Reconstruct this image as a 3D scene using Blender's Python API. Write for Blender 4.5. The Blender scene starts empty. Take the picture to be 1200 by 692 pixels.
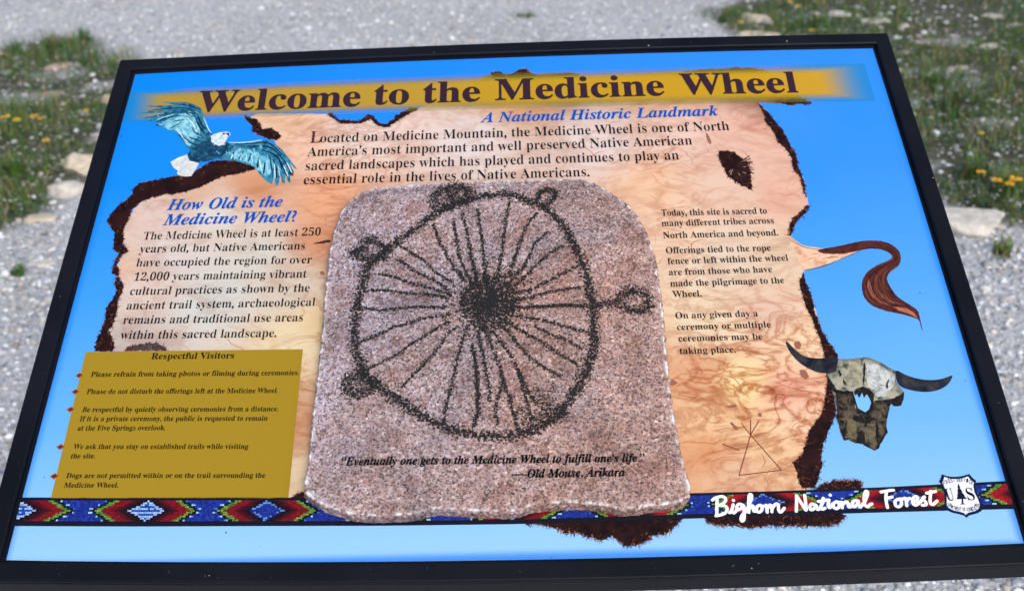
import bpy, bmesh, math, random
import numpy as np
from mathutils import Vector, Matrix, noise
from mathutils.geometry import delaunay_2d_cdt

scene = bpy.context.scene
COL = scene.collection

# ---------------------------------------------------------------- camera
cam = bpy.data.cameras.new('camera')
cam.sensor_width = 36
cam.lens = 39.788
cam.clip_start = 0.05
cam.clip_end = 2000
cam.dof.use_dof = True
cam.dof.focus_distance = 1.24
cam.dof.aperture_fstop = 6.8
co = bpy.data.objects.new('camera', cam)
COL.objects.link(co)
Mc = Matrix([[0.999525, 0.026073, 0.016452], [0.002041, 0.476492, -0.879176], [-0.030762, 0.878792, 0.476212]]).to_4x4()
Mc.translation = Vector([0.02846, -1.21136, 1.5184])
co.matrix_world = Mc
scene.camera = co

# ---------------------------------------------------------------- sky and sun
SUN_EL, SUN_AZ = 42.0, 155.0          # degrees; azimuth clockwise from +Y
world = bpy.data.worlds.new('World')
scene.world = world
world.use_nodes = True
wn = world.node_tree
bg = wn.nodes['Background']
sky = wn.nodes.new('ShaderNodeTexSky')
sky.sky_type = 'NISHITA'
sky.sun_disc = False
sky.sun_elevation = math.radians(SUN_EL)
sky.sun_rotation = math.radians(SUN_AZ)
sky.altitude = 0
sky.air_density = 1.0
sky.dust_density = 4.0
sky.ozone_density = 0.6
wn.links.new(sky.outputs[0], bg.inputs['Color'])
bg.inputs['Strength'].default_value = 0.13
sl = bpy.data.lights.new('sun', 'SUN')
sl.energy = 1.2
sl.angle = math.radians(40)
sl.color = (0.94, 0.985, 0.96)
so = bpy.data.objects.new('sun', sl)
COL.objects.link(so)
az, el = math.radians(SUN_AZ), math.radians(SUN_EL)
sd = Vector((math.sin(az) * math.cos(el), math.cos(az) * math.cos(el), math.sin(el)))
so.rotation_euler = sd.to_track_quat('Z', 'Y').to_euler()
so.location = sd * 20
scene.view_settings.view_transform = 'Standard'
scene.view_settings.look = 'None'
scene.view_settings.gamma = 1
scene.view_settings.exposure = 0.54
scene.cycles.use_denoising = True

# measured layout of the place: panel artwork in millimetres on the panel, ground positions in metres
TEXT = [
 ('title', 'Welcome', 'title', [-418.77, 281.45, -195.6, 283.66], 40.83),
 ('title', 'to', 'title', [-177.78, 285.72, -129.71, 285.56], 40.86),
 ('title', 'the', 'title', [-110.64, 286.25, -32.58, 286.5], 40.84),
 ('title', 'Medicine', 'title', [-12.94, 287.66, 217.01, 287.55], 40.85),
 ('title', 'Wheel', 'title', [238.36, 288.31, 396.31, 285.7], 40.76),
 ('subtitle', 'A National Historic Landmark', 'head', [-32.7, 245.99, 284.48, 246.46], 18.64),
 ('initial', 'L', 'body', [-257.6, 216.77, -242.93, 216.97], 21.43),
 ('intro', 'ocated on Medicine Mountain, the Medicine Wheel is one of North', 'body', [-244.08, 217.17, 295.12, 218.69], 16.36),
 ('intro', 'America\u2019s most important and well preserved Native American', 'body', [-258.66, 192.76, 243.93, 194.4], 16.35),
 ('intro', 'sacred landscapes which has played and continues to play an', 'body', [-258.69, 167.97, 224.23, 168.77], 16.33),
 ('intro', 'essential role in the lives of Native Americans.', 'body', [-258.84, 143.67, 107.69, 144.08], 16.31),
 ('heading', 'How Old is the', 'head', [-428.88, 106.56, -282.16, 107.38], 18.16),
 ('heading', 'Medicine Wheel?', 'head', [-429.47, 81.81, -261.82, 82.0], 17.79),
 ('answer', 'The Medicine Wheel is at least 250', 'body', [-449.92, 58.8, -229.32, 58.23], 12.3),
 ('answer', 'years old, but Native Americans', 'body', [-450.91, 38.39, -246.67, 36.63], 12.22),
 ('answer', 'have occupied the region for over', 'body', [-450.89, 16.98, -236.0, 14.75], 12.0),
 ('answer', '12,000 years maintaining vibrant', 'body', [-449.58, -4.86, -240.55, -6.74], 11.9),
 ('answer', 'cultural practices as shown by the', 'body', [-450.26, -26.23, -234.79, -28.17], 11.81),
 ('answer', 'ancient trail system, archaeological', 'body', [-450.36, -47.48, -226.21, -49.29], 11.71),
 ('answer', 'remains and traditional use areas', 'body', [-450.36, -68.33, -238.48, -71.07], 11.62),
 ('answer', 'within this sacred landscape.', 'body', [-449.59, -89.66, -266.97, -92.41], 11.52),
 ('side', 'Today, this site is sacred to', 'side', [193.3, 74.69, 323.21, 73.64], 10.14),
 ('side', 'many different tribes across', 'side', [192.11, 57.92, 329.57, 57.71], 9.99),
 ('side', 'North America and beyond.', 'side', [192.15, 38.8, 331.91, 38.64], 9.83),
 ('side', 'Offerings tied to the rope', 'side', [193.41, 15.19, 319.34, 15.1], 9.63),
 ('side', 'fence or left within the wheel', 'side', [193.92, -1.32, 337.87, -0.72], 9.49),
 ('side', 'are from those who have', 'side', [193.69, -17.95, 316.29, -17.29], 9.36),
 ('side', 'made the pilgrimage to the', 'side', [193.84, -34.6, 327.87, -33.96], 9.22),
 ('side', 'Wheel.', 'side', [195.05, -50.42, 228.98, -50.4], 9.09),
 ('side', 'On any given day a', 'side', [195.46, -81.1, 290.51, -80.84], 8.84),
 ('side', 'ceremony or multiple', 'side', [195.66, -97.2, 302.9, -96.72], 8.71),
 ('side', 'ceremonies may be', 'side', [195.75, -113.06, 291.04, -112.93], 8.58),
 ('side', 'taking place.', 'side', [195.52, -130.07, 258.56, -129.78], 8.45),
 ('inscription', '\u201cEventually one gets to the Medicine Wheel to fulfill one\u2019s life.\u201d', 'ital', [-175.12, -269.51, 143.48, -273.43], 9.41),
 ('inscription', '\u2014 Old Mouse, Arikara', 'ital', [3.74, -288.83, 121.42, -289.53], 9.5),
 ('boxhead', 'Respectful Visitors', 'box', [-407.88, -118.85, -312.44, -120.55], 8.25),
 ('notice', 'Please refrain from taking photos or filming during ceremonies.', 'box', [-472.87, -140.73, -235.16, -145.33], 6.58),
 ('notice', 'Please do not disturb the offerings left at the Medicine Wheel.', 'box', [-472.78, -163.49, -256.65, -168.27], 6.44),
 ('notice', 'Be respectful by quietly observing ceremonies from a distance.', 'box', [-472.73, -186.87, -253.23, -191.96], 6.3),
 ('notice', 'If it is a private ceremony, the public is requested to remain', 'box', [-473.12, -198.62, -264.06, -203.59], 6.23),
 ('notice', 'at the Five Springs overlook.', 'box', [-472.85, -210.27, -375.63, -212.41], 6.16),
 ('notice', 'We ask that you stay on established trails while visiting', 'box', [-472.49, -233.17, -281.0, -238.13], 6.03),
 ('notice', 'the site.', 'box', [-472.72, -244.73, -445.9, -245.24], 5.96),
 ('notice', 'Dogs are not permitted within or on the trail surrounding the', 'box', [-472.26, -268.21, -258.37, -273.38], 5.82),
 ('notice', 'Medicine Wheel.', 'box', [-472.27, -279.49, -413.85, -280.89], 5.76),
]
FRAME = {
 'tl': (-519.9,363.7),
 'tr': (515.8,372.2),
 'bl': (-517.0,-363.8),
 'br': (519.6,-370.1),
 'tm': (-0.8,375.6),
 'bm': (2.8,-375.8),
}
ART = {
 'hide': [(-343.2,267.8),(-335.0,275.6),(-239.7,270.9),(-224.6,255.0),(-193.5,252.9),(-181.6,263.7),(-166.9,247.9),(-156.4,245.0),(-144.5,256.6),(-130.2,270.5),(-117.8,276.5),(-82.5,293.2),(-65.4,314.2),(-22.3,337.8),(-12.8,342.5),(10.7,338.1),(19.1,346.3),(32.1,348.4),(40.1,335.1),(57.8,337.8),(90.7,338.1),(116.0,326.8),(174.7,329.4),(233.5,333.7),(280.5,335.1),(321.7,337.6),(350.2,332.1),(365.6,317.9),(384.7,292.0),(408.8,264.7),(374.7,264.5),(341.3,269.1),(348.5,249.5),(358.0,228.4),(366.0,207.8),(370.5,180.0),(371.5,159.0),(373.3,136.7),(376.5,103.5),(376.8,86.5),(356.3,63.6),(348.7,48.9),(347.6,35.4),(358.0,23.0),(379.6,17.0),(417.7,13.0),(395.5,3.3),(368.0,-8.7),(352.5,-17.2),(346.2,-31.0),(356.7,-63.8),(359.3,-100.2),(366.2,-132.0),(358.7,-163.6),(355.7,-185.7),(348.2,-207.2),(330.8,-233.3),(321.0,-258.9),(313.2,-278.9),(312.1,-301.6),(302.1,-319.8),(-228.1,-306.5),(-235.2,-299.4),(-244.7,-122.8),(-455.7,-105.9),(-460.9,-95.1),(-466.8,-80.5),(-463.5,-72.1),(-462.2,-58.6),(-462.3,-37.5),(-463.0,-18.4),(-463.4,-5.6),(-470.7,5.1),(-474.4,18.3),(-471.2,34.1),(-467.4,42.1),(-475.4,55.9),(-478.1,75.2),(-475.4,94.6),(-471.0,111.5),(-459.7,126.9),(-437.3,136.2),(-415.7,138.4),(-391.6,146.3),(-368.7,163.2),(-349.5,168.4),(-327.0,175.1),(-317.5,170.2),(-302.0,160.6),(-289.6,169.1),(-289.9,191.8),(-304.7,223.3),(-327.7,244.7)],
 'hide_colors': [((-315.6,200.5),(226,180,140)),((-277.7,214.4),(228,188,155)),((-300.3,266.1),(226,190,150)),((-320.3,148.0),(205,145,102)),((-395.6,136.2),(210,172,140)),((-444.3,102.0),(215,190,170)),((-368.2,99.3),(215,205,185)),((-410.8,32.1),(212,200,185)),((-305.5,28.5),(208,202,182)),((-443.3,-19.1),(215,195,175)),((-348.5,-34.8),(205,205,190)),((-258.0,-25.1),(205,190,165)),((-224.0,52.6),(205,145,105)),((-224.1,115.4),(225,165,120)),((-220.6,-76.0),(220,190,140)),((-245.2,-99.3),(225,205,160)),((-233.4,-212.4),(200,150,110)),((-222.4,-274.9),(215,190,150)),((-193.9,226.8),(225,205,185)),((-46.8,213.2),(220,205,190)),((121.0,206.6),(222,205,190)),((234.3,225.5),(228,195,172)),((301.2,222.8),(226,182,155)),((341.2,190.3),(224,180,152)),((349.6,101.6),(226,178,148)),((286.1,103.9),(225,190,160)),((180.9,122.1),(232,190,150)),((206.3,51.2),(232,200,165)),((263.7,9.1),(225,205,175)),((314.6,7.4),(225,200,165)),((231.9,-90.2),(228,205,165)),((301.9,-80.3),(222,185,155)),((335.1,-117.1),(235,205,160)),((214.5,-159.4),(215,160,115)),((260.3,-171.9),(240,215,150)),((305.5,-184.3),(230,175,145)),((217.8,-214.3),(230,190,140)),((213.0,-256.0),(215,155,105)),((236.2,-286.9),(222,180,140)),((277.6,-247.4),(232,195,145)),((318.8,-217.1),(235,200,160)),((-127.3,255.9),(225,200,180)),((10.3,299.3),(215,165,110)),((10.7,339.8),(120,75,50)),((81.2,333.4),(130,85,55)),((198.0,328.4),(190,140,80)),((315.1,331.9),(70,40,35)),((387.0,270.5),(110,70,40)),((335.6,310.7),(120,80,40)),((242.5,306.3),(200,150,90)),((-439.3,-93.3),(190,175,160)),((-469.1,7.6),(215,180,150))],
 'fur': [[(-477.7,135.1),(-483.0,125.9),(-491.1,119.4),(-494.3,111.3),(-501.3,97.0),(-501.5,90.0),(-493.9,81.3),(-488.0,72.8),(-485.8,58.3),(-483.7,44.0),(-475.7,38.6),(-478.1,30.0),(-478.4,21.3),(-478.1,9.2),(-471.1,2.1),(-472.6,-7.8),(-467.8,-18.3),(-470.0,-31.3),(-474.3,-42.6),(-474.3,-52.1),(-472.6,-63.7),(-473.4,-73.0),(-475.4,-82.6),(-476.9,-92.2),(-475.6,-105.3),(-455.5,-107.1),(-454.4,-97.6),(-465.1,-75.1),(-461.1,-65.7),(-460.6,-51.3),(-462.9,-33.2),(-460.2,-23.4),(-460.8,-10.0),(-469.2,2.0),(-471.2,15.6),(-474.9,21.0),(-472.4,35.0),(-464.7,42.0),(-474.1,54.5),(-475.7,66.8),(-477.8,81.4),(-473.6,96.0),(-472.7,108.7),(-466.0,119.6),(-454.7,126.7),(-435.8,133.6),(-416.2,134.7),(-391.9,144.8),(-368.3,160.2),(-349.1,165.4),(-326.5,171.3),(-320.8,179.3),(-335.3,187.5),(-352.3,189.6),(-374.4,191.1),(-385.7,187.9),(-398.6,177.0),(-406.6,164.6),(-428.9,164.7),(-448.1,160.2),(-471.5,155.1),(-479.3,143.6)],[(-353.2,273.1),(-345.8,269.5),(-333.6,264.2),(-326.6,254.2),(-325.6,246.2),(-312.0,247.3),(-301.9,238.9),(-297.6,230.9),(-302.6,224.8),(-313.0,226.8),(-326.6,235.2),(-336.5,241.9),(-337.7,251.5),(-344.5,259.8)],[(338.5,267.6),(348.8,251.5),(356.8,233.5),(364.9,215.8),(369.8,191.0),(374.5,176.4),(374.1,152.6),(377.7,122.2),(375.7,99.2),(373.8,106.4),(372.9,134.6),(367.5,143.4),(367.5,168.1),(361.1,187.4),(353.4,194.1),(352.5,212.2),(343.8,232.5),(343.8,246.8)],[(378.5,85.0),(370.3,72.8),(360.4,63.5),(352.3,51.5),(347.3,36.8),(344.5,38.2),(348.5,57.0),(354.6,66.4),(368.3,79.8),(374.7,86.6)],[(345.5,-31.9),(352.0,-19.8),(357.1,-61.4),(356.2,-77.2),(361.6,-109.5),(372.3,-135.6),(366.4,-152.6),(359.7,-173.7),(357.0,-208.5),(354.9,-214.9),(342.3,-237.8),(336.3,-249.0),(330.6,-266.3),(330.3,-276.3),(318.8,-299.9),(304.1,-299.5),(301.1,-270.5),(311.9,-260.7),(324.3,-231.6),(337.5,-215.5),(343.9,-203.9),(353.0,-174.6),(356.0,-152.3),(356.7,-139.8),(356.7,-121.0),(352.4,-89.2),(346.9,-64.7)],[(13.8,-330.8),(20.7,-333.8),(38.2,-335.2),(56.3,-342.7),(73.9,-346.4),(91.4,-353.1),(106.3,-348.7),(117.4,-360.5),(135.1,-357.2),(148.0,-348.2),(159.7,-348.5),(176.1,-332.9),(176.3,-324.3),(13.9,-324.1)],[(201.3,-333.5),(211.0,-340.0),(228.6,-339.9),(246.0,-343.1),(267.2,-340.4),(287.6,-341.9),(316.9,-343.5),(335.0,-340.8),(344.1,-332.3),(335.8,-326.4),(202.3,-326.9)],[(317.9,-303.7),(323.3,-298.3),(330.9,-295.3),(338.5,-292.2),(352.5,-293.1),(366.7,-293.0),(367.6,-297.2),(364.8,-303.0)],[(-218.6,251.5),(-239.0,269.3),(-235.3,273.2),(-221.4,258.9),(-193.7,256.1),(-184.2,267.9),(-178.3,266.0),(-165.9,250.2),(-156.6,248.2),(-148.0,258.3),(-146.1,266.3),(-141.4,264.5),(-139.4,270.9),(-132.6,272.3),(-128.3,278.6),(-117.8,277.4),(-117.7,273.3),(-130.0,265.7),(-142.1,254.9),(-155.2,242.6),(-167.8,243.9),(-180.1,258.8),(-192.2,250.5)],[(275.6,180.2),(280.7,182.7),(288.0,182.2),(296.7,178.3),(303.8,169.5),(309.5,159.8),(313.0,147.8),(310.8,128.9),(310.8,113.3),(300.9,119.1),(288.5,131.2),(281.1,141.7),(279.4,153.8),(274.6,168.6)],[(-441.8,-106.3),(-436.2,-99.4),(-428.4,-98.4),(-414.1,-95.3),(-404.9,-96.8),(-397.1,-101.8),(-389.2,-107.3)],[(-229.1,-297.6),(-223.3,-292.8),(-215.4,-291.1),(-207.5,-298.2),(-199.8,-303.3),(-199.5,-307.2),(-228.1,-306.5)],[(-18.7,341.1),(-12.8,344.2),(-3.4,342.1),(1.3,333.4),(10.7,339.8),(17.9,342.9),(20.3,347.1),(29.7,347.6),(34.3,340.5),(43.6,335.0),(57.6,331.0),(69.5,335.6),(90.7,337.2),(110.3,330.4),(92.7,327.8),(69.1,325.4),(39.8,323.2),(10.6,326.2),(-1.1,325.0),(-15.2,330.7)],[(245.1,332.4),(280.6,336.0),(297.9,334.4),(318.3,338.6),(327.4,336.5),(339.2,336.9),(353.7,332.0),(366.1,321.2),(348.7,322.0),(326.1,326.3),(296.9,325.9),(262.2,328.2)],[(358.7,271.7),(374.7,264.5),(384.4,260.9),(390.8,265.5),(402.7,261.7),(409.9,264.7),(402.3,273.1),(388.1,277.0)]],
 'tail_dark': [(377.0,15.2),(401.7,20.0),(430.2,26.5),(453.9,25.7),(468.3,16.4),(472.2,3.2),(467.0,-11.7),(455.0,-21.1),(448.8,-31.9),(451.4,-47.8),(456.8,-59.6),(468.4,-70.9),(474.5,-80.4),(473.0,-109.8),(472.9,-93.2),(467.9,-88.2),(454.5,-82.6),(436.2,-76.8),(421.8,-67.4),(416.4,-52.9),(419.0,-34.3),(429.8,-18.6),(447.0,-8.0),(458.9,-2.4),(461.7,4.4),(451.2,12.6),(434.6,14.1),(416.9,10.3),(399.5,7.8),(379.5,9.8)],
 'tail_light': [[(426.5,-30.3),(428.1,-38.8),(428.3,-51.2),(434.4,-61.7),(444.1,-70.2),(434.9,-67.0),(425.7,-56.1),(423.3,-42.8)],[(447.1,-71.5),(462.7,-74.8),(469.4,-81.1),(471.9,-89.2),(464.2,-82.9),(452.4,-77.3)],[(434.5,-28.5),(438.6,-24.4),(434.0,-39.0),(437.4,-51.5),(434.0,-47.3),(432.8,-36.8)],[(434.4,-45.2),(440.5,-55.7),(448.4,-65.0),(459.1,-68.6),(444.9,-66.5),(436.8,-57.7)],[(420.9,-38.5),(421.4,-56.0),(428.3,-67.6),(424.0,-64.2),(419.3,-55.1)]],
 'tail_root': [(343.7,30.9),(351.6,26.2),(360.7,19.2),(380.2,14.2),(399.7,9.1),(416.8,9.9),(427.5,12.5),(416.3,7.3),(396.0,-2.0),(377.7,-10.0),(353.2,-16.0)],
 'eagle_wing_a': [(-390.7,240.3),(-397.8,253.3),(-405.4,271.9),(-413.3,289.1),(-423.3,296.6),(-434.5,300.7),(-451.8,302.6),(-470.4,302.8),(-453.1,297.9),(-444.4,296.3),(-476.1,296.4),(-490.3,295.2),(-464.5,290.6),(-451.8,290.0),(-482.6,285.4),(-496.6,281.8),(-473.5,281.4),(-460.7,280.9),(-478.8,276.4),(-490.3,272.7),(-471.9,272.5),(-481.4,267.1),(-468.3,264.2),(-458.2,266.1),(-471.2,259.1),(-463.5,254.7),(-452.5,257.2),(-455.5,250.4),(-446.7,247.7),(-439.8,245.7),(-432.4,234.0),(-424.1,220.9),(-415.6,210.7),(-404.5,215.9),(-392.0,228.1)],
 'eagle_body': [(-390.7,240.3),(-392.6,232.4),(-403.5,222.9),(-414.9,210.7),(-417.5,201.1),(-412.9,191.2),(-402.1,187.5),(-388.3,189.7),(-372.9,195.2),(-357.2,214.1),(-368.8,223.5),(-385.6,226.5)],
 'eagle_wing_b': [(-370.8,223.6),(-356.2,221.3),(-336.0,223.9),(-320.0,226.7),(-307.0,221.1),(-293.1,206.6),(-283.5,192.3),(-273.9,177.7),(-269.5,170.5),(-272.9,172.2),(-280.4,182.1),(-273.7,166.9),(-273.3,157.2),(-278.8,167.1),(-275.7,147.1),(-279.7,149.7),(-283.7,164.5),(-282.8,145.3),(-286.7,148.1),(-290.2,162.1),(-291.1,142.9),(-295.2,144.1),(-297.9,159.7),(-299.3,145.9),(-306.8,150.7),(-310.3,154.8),(-318.6,165.3),(-325.6,177.0),(-338.9,182.9),(-353.8,189.0),(-368.3,191.2),(-381.1,195.5),(-386.4,204.0),(-379.8,215.0)],
 'eagle_tail': [(-437.8,190.0),(-428.1,197.9),(-417.7,202.5),(-409.6,196.6),(-399.8,185.2),(-402.3,175.8),(-406.5,163.8),(-414.5,163.5),(-422.8,165.7),(-425.8,169.4),(-425.2,173.9),(-432.0,179.6)],
 'eagle_head': [(-392.0,235.2),(-387.3,238.5),(-379.5,241.0),(-371.4,242.4),(-366.5,239.9),(-365.4,236.5),(-368.0,232.9),(-369.1,225.8),(-372.2,218.9),(-378.0,216.6),(-384.8,220.8),(-388.2,223.2),(-390.6,229.5)],
 'eagle_beak': [(-372.5,238.5),(-370.1,240.7),(-366.8,239.4),(-366.3,235.6),(-368.0,233.1),(-369.8,236.6)],
 'eagle_eye': [(-376.7,239.2),(-374.8,240.3),(-372.6,239.3),(-373.1,236.8),(-375.6,236.9)],
 'eagle_inner_a': [(-465.4,259.7),(-447.2,275.1),(-427.5,283.1),(-416.7,268.0),(-406.8,244.4),(-410.8,230.3),(-416.9,216.4),(-426.9,228.1),(-438.1,245.6),(-451.3,250.5)],
 'eagle_inner_b': [(-365.9,203.3),(-346.6,210.9),(-327.5,204.5),(-311.8,192.9),(-298.7,184.1),(-300.9,167.9),(-307.6,157.4),(-319.0,168.6),(-330.8,182.6),(-352.2,191.7)],
 'eagle_dark_strokes': [[(-411.0,285.4),(-420.0,288.7),(-433.6,295.3),(-455.3,298.5)],[(-412.2,279.5),(-432.7,289.3),(-460.2,289.8),(-485.0,286.9)],[(-418.1,276.8),(-442.1,282.2),(-464.3,277.2),(-478.3,273.4)],[(-419.3,271.0),(-442.9,274.9),(-458.7,269.1),(-470.4,264.3)],[(-425.1,268.3),(-445.4,264.8),(-458.8,257.4)],[(-434.7,262.9),(-442.0,256.8),(-449.4,251.3)],[(-396.9,246.9),(-406.5,255.9),(-416.0,276.8)],[(-398.7,238.4),(-407.7,250.2),(-419.7,274.0)],[(-398.6,231.2),(-412.6,241.8),(-425.8,259.6)],[(-428.0,286.1),(-418.3,278.3),(-431.2,280.3),(-421.6,272.6)],[(-401.7,224.3),(-412.9,230.4),(-426.3,236.6)],[(-407.0,218.8),(-418.2,224.9),(-430.9,239.6)],[(-357.8,218.3),(-335.4,218.8),(-315.1,220.3),(-301.6,209.1),(-292.0,196.2)],[(-355.2,214.0),(-330.7,214.5),(-312.1,212.3),(-298.6,200.7),(-286.6,183.7)],[(-321.7,207.1),(-306.7,201.0),(-295.3,189.5),(-288.8,167.4)],[(-303.4,189.8),(-297.5,173.2),(-294.3,154.2)],[(-295.3,189.5),(-287.4,172.8),(-281.9,159.1)],[(-291.5,192.1),(-281.6,175.3),(-275.9,158.9)],[(-308.1,195.5),(-304.2,178.9),(-299.6,157.1)],[(-381.1,195.5),(-374.9,209.2),(-367.9,217.3)],[(-388.8,193.1),(-383.1,209.5),(-375.9,216.2)],[(-403.1,193.6),(-395.0,207.2),(-384.3,217.9)],[(-410.1,199.4),(-401.6,210.2),(-389.1,222.4)],[(-360.7,194.7),(-354.4,208.4)],[(-348.1,191.5),(-343.8,205.2)],[(-335.2,185.5),(-333.2,202.0)],[(-321.7,174.1),(-322.0,193.3)],[(-312.3,162.9),(-312.9,184.7)],[(-367.5,214.5),(-372.9,195.2)],[(-414.6,202.4),(-404.7,190.9),(-393.3,196.0)],[(-406.9,204.8),(-397.4,196.2),(-382.3,203.9)]],
 'eagle_light_strokes': [[(-447.7,278.0),(-459.6,274.1),(-469.1,268.6)],[(-440.1,270.4),(-451.2,262.1),(-459.0,258.6)],[(-436.6,274.6),(-426.3,262.5),(-417.2,244.8)],[(-429.8,271.4),(-419.5,259.3),(-410.6,241.7)],[(-435.8,257.1),(-427.2,242.3),(-419.1,230.6)],[(-439.1,251.4),(-430.4,236.7),(-420.3,225.0)],[(-357.7,202.9),(-358.3,191.9)],[(-345.5,202.5),(-345.7,188.7)],[(-332.7,197.8),(-328.9,183.9)],[(-321.7,190.5),(-315.0,168.4)],[(-310.9,184.6),(-306.0,160.0)],[(-300.4,181.5),(-296.6,157.0)],[(-295.1,178.5),(-290.9,159.4)],[(-288.0,178.3),(-279.9,159.0)],[(-284.5,183.6),(-275.5,164.2)],[(-353.3,200.0),(-354.0,190.4)],[(-339.0,199.4),(-338.2,185.6)],[(-406.9,272.0),(-397.3,249.8),(-391.8,240.9)],[(-366.5,222.3),(-343.9,221.4),(-321.8,225.1)]],
 'horn_a': [(316.5,-118.0),(318.4,-117.0),(324.1,-126.3),(330.6,-134.0),(337.6,-138.5),(348.3,-140.4),(359.4,-140.2),(370.8,-140.5),(368.7,-149.7),(364.9,-158.7),(353.6,-160.5),(343.2,-157.6),(333.3,-151.3),(325.8,-143.1),(319.8,-132.3),(316.9,-122.3)],
 'horn_b': [(432.4,-159.4),(440.1,-164.1),(449.9,-169.0),(462.2,-172.2),(475.2,-172.3),(484.4,-170.0),(491.5,-167.6),(491.6,-169.7),(485.8,-177.8),(476.8,-183.9),(467.5,-186.9),(456.6,-187.6),(444.2,-185.2),(434.4,-180.9),(430.5,-173.6)],
 'skull': [(369.2,-141.0),(381.0,-142.4),(390.0,-141.6),(401.3,-140.1),(409.5,-143.0),(417.4,-147.7),(424.7,-154.8),(433.3,-160.2),(429.4,-173.5),(431.8,-180.8),(435.5,-187.7),(432.1,-196.5),(428.2,-204.4),(420.6,-204.9),(417.6,-201.1),(413.4,-210.9),(409.3,-220.6),(406.8,-230.3),(407.0,-236.4),(402.3,-242.3),(397.0,-249.3),(393.2,-255.9),(388.5,-258.6),(385.8,-256.6),(381.2,-253.2),(377.7,-250.0),(369.6,-248.6),(364.0,-244.8),(358.7,-245.4),(357.2,-238.6),(356.3,-224.1),(355.5,-216.7),(357.9,-209.3),(358.9,-191.9),(356.0,-181.6),(353.9,-171.3),(355.7,-161.1),(364.9,-158.7)],
 'skull_lower': [(361.1,-185.6),(373.4,-183.4),(379.6,-184.9),(377.9,-204.9),(385.0,-212.6),(393.9,-210.3),(400.2,-198.1),(413.9,-196.0),(420.4,-195.6),(417.6,-201.1),(413.4,-210.9),(409.3,-220.6),(406.8,-230.3),(407.0,-236.4),(402.3,-242.3),(397.0,-249.3),(393.2,-255.9),(388.5,-258.6),(385.8,-256.6),(381.2,-253.2),(377.7,-250.0),(369.6,-248.6),(364.0,-244.8),(358.7,-245.4),(357.2,-238.6),(356.3,-224.1),(355.5,-216.7),(357.9,-209.3)],
 'skull_dark': [[(378.6,-187.9),(383.4,-181.9),(391.2,-178.3),(397.5,-181.6),(401.6,-188.0),(400.0,-198.1),(395.9,-209.2),(387.3,-213.9),(380.2,-210.0),(378.2,-198.7)],[(400.5,-196.8),(413.8,-196.5),(422.9,-194.2),(435.0,-187.7),(431.8,-197.7),(428.2,-204.4),(420.6,-204.9),(417.6,-201.1),(404.4,-200.7)],[(355.5,-162.3),(359.9,-174.1),(361.8,-181.8),(377.2,-186.1),(376.9,-187.8),(360.8,-187.4),(356.0,-181.6),(353.9,-171.3)],[(375.2,-235.5),(379.9,-233.2),(382.3,-236.9),(381.0,-248.9),(380.8,-253.2),(375.8,-248.7),(370.7,-248.1)],[(366.7,-219.4),(362.9,-234.0),(359.3,-245.4),(358.0,-238.7),(364.1,-224.3)],[(398.4,-217.9),(398.4,-230.1),(392.8,-254.0),(393.4,-239.6)],[(374.4,-212.3),(381.9,-217.4),(392.9,-215.3),(397.2,-220.3),(388.9,-225.0),(380.5,-224.7),(373.0,-219.6)],[(397.5,-249.3),(407.0,-236.4),(406.8,-230.3),(401.7,-239.9),(394.6,-249.3),(391.4,-256.8),(393.2,-255.9)],[(398.2,-149.3),(400.9,-146.7),(397.4,-162.3),(393.0,-178.1),(392.3,-175.0)],[(369.9,-155.0),(372.0,-162.8),(369.5,-164.6),(367.5,-158.8)],[(417.7,-175.8),(423.0,-168.2),(418.4,-180.9),(416.6,-183.4)],[(371.9,-168.0),(374.6,-177.1),(371.2,-174.4)]],
 'skull_light': [[(402.2,-146.8),(414.5,-151.1),(423.7,-159.2),(429.4,-163.2),(427.8,-176.1),(415.0,-190.9),(403.8,-193.1),(401.5,-183.0),(397.1,-178.2),(398.7,-162.3)],[(382.5,-146.2),(396.0,-144.5),(395.8,-157.0),(390.6,-175.0),(380.5,-179.8),(370.2,-176.9),(377.4,-161.7)],[(410.0,-173.0),(419.7,-168.1),(424.6,-176.0),(416.0,-185.9),(406.4,-190.7),(404.8,-183.1)],[(386.6,-226.1),(396.3,-225.2),(394.0,-239.7),(386.7,-246.7),(384.0,-239.4)],[(368.2,-217.0),(374.6,-222.1),(374.4,-234.3),(368.4,-243.8),(363.5,-238.8)]],
 'skull_hole': [(379.8,-186.1),(381.7,-190.5),(383.3,-188.0),(384.8,-193.6),(389.2,-186.7),(389.9,-193.8),(393.9,-188.8),(395.6,-193.4),(396.6,-199.2),(392.7,-207.8),(387.8,-211.4),(381.1,-206.0),(380.4,-196.2)],
 'glyph': [[(263.1,-217.5),(260.6,-235.7)],[(252.9,-221.8),(260.6,-235.7)],[(272.0,-218.5),(260.6,-235.7)],[(260.6,-235.7),(242.0,-283.6)],[(260.6,-235.7),(287.1,-278.6)],[(242.0,-283.6),(287.1,-278.6)],[(229.4,-246.1),(246.1,-254.0)]],
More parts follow.
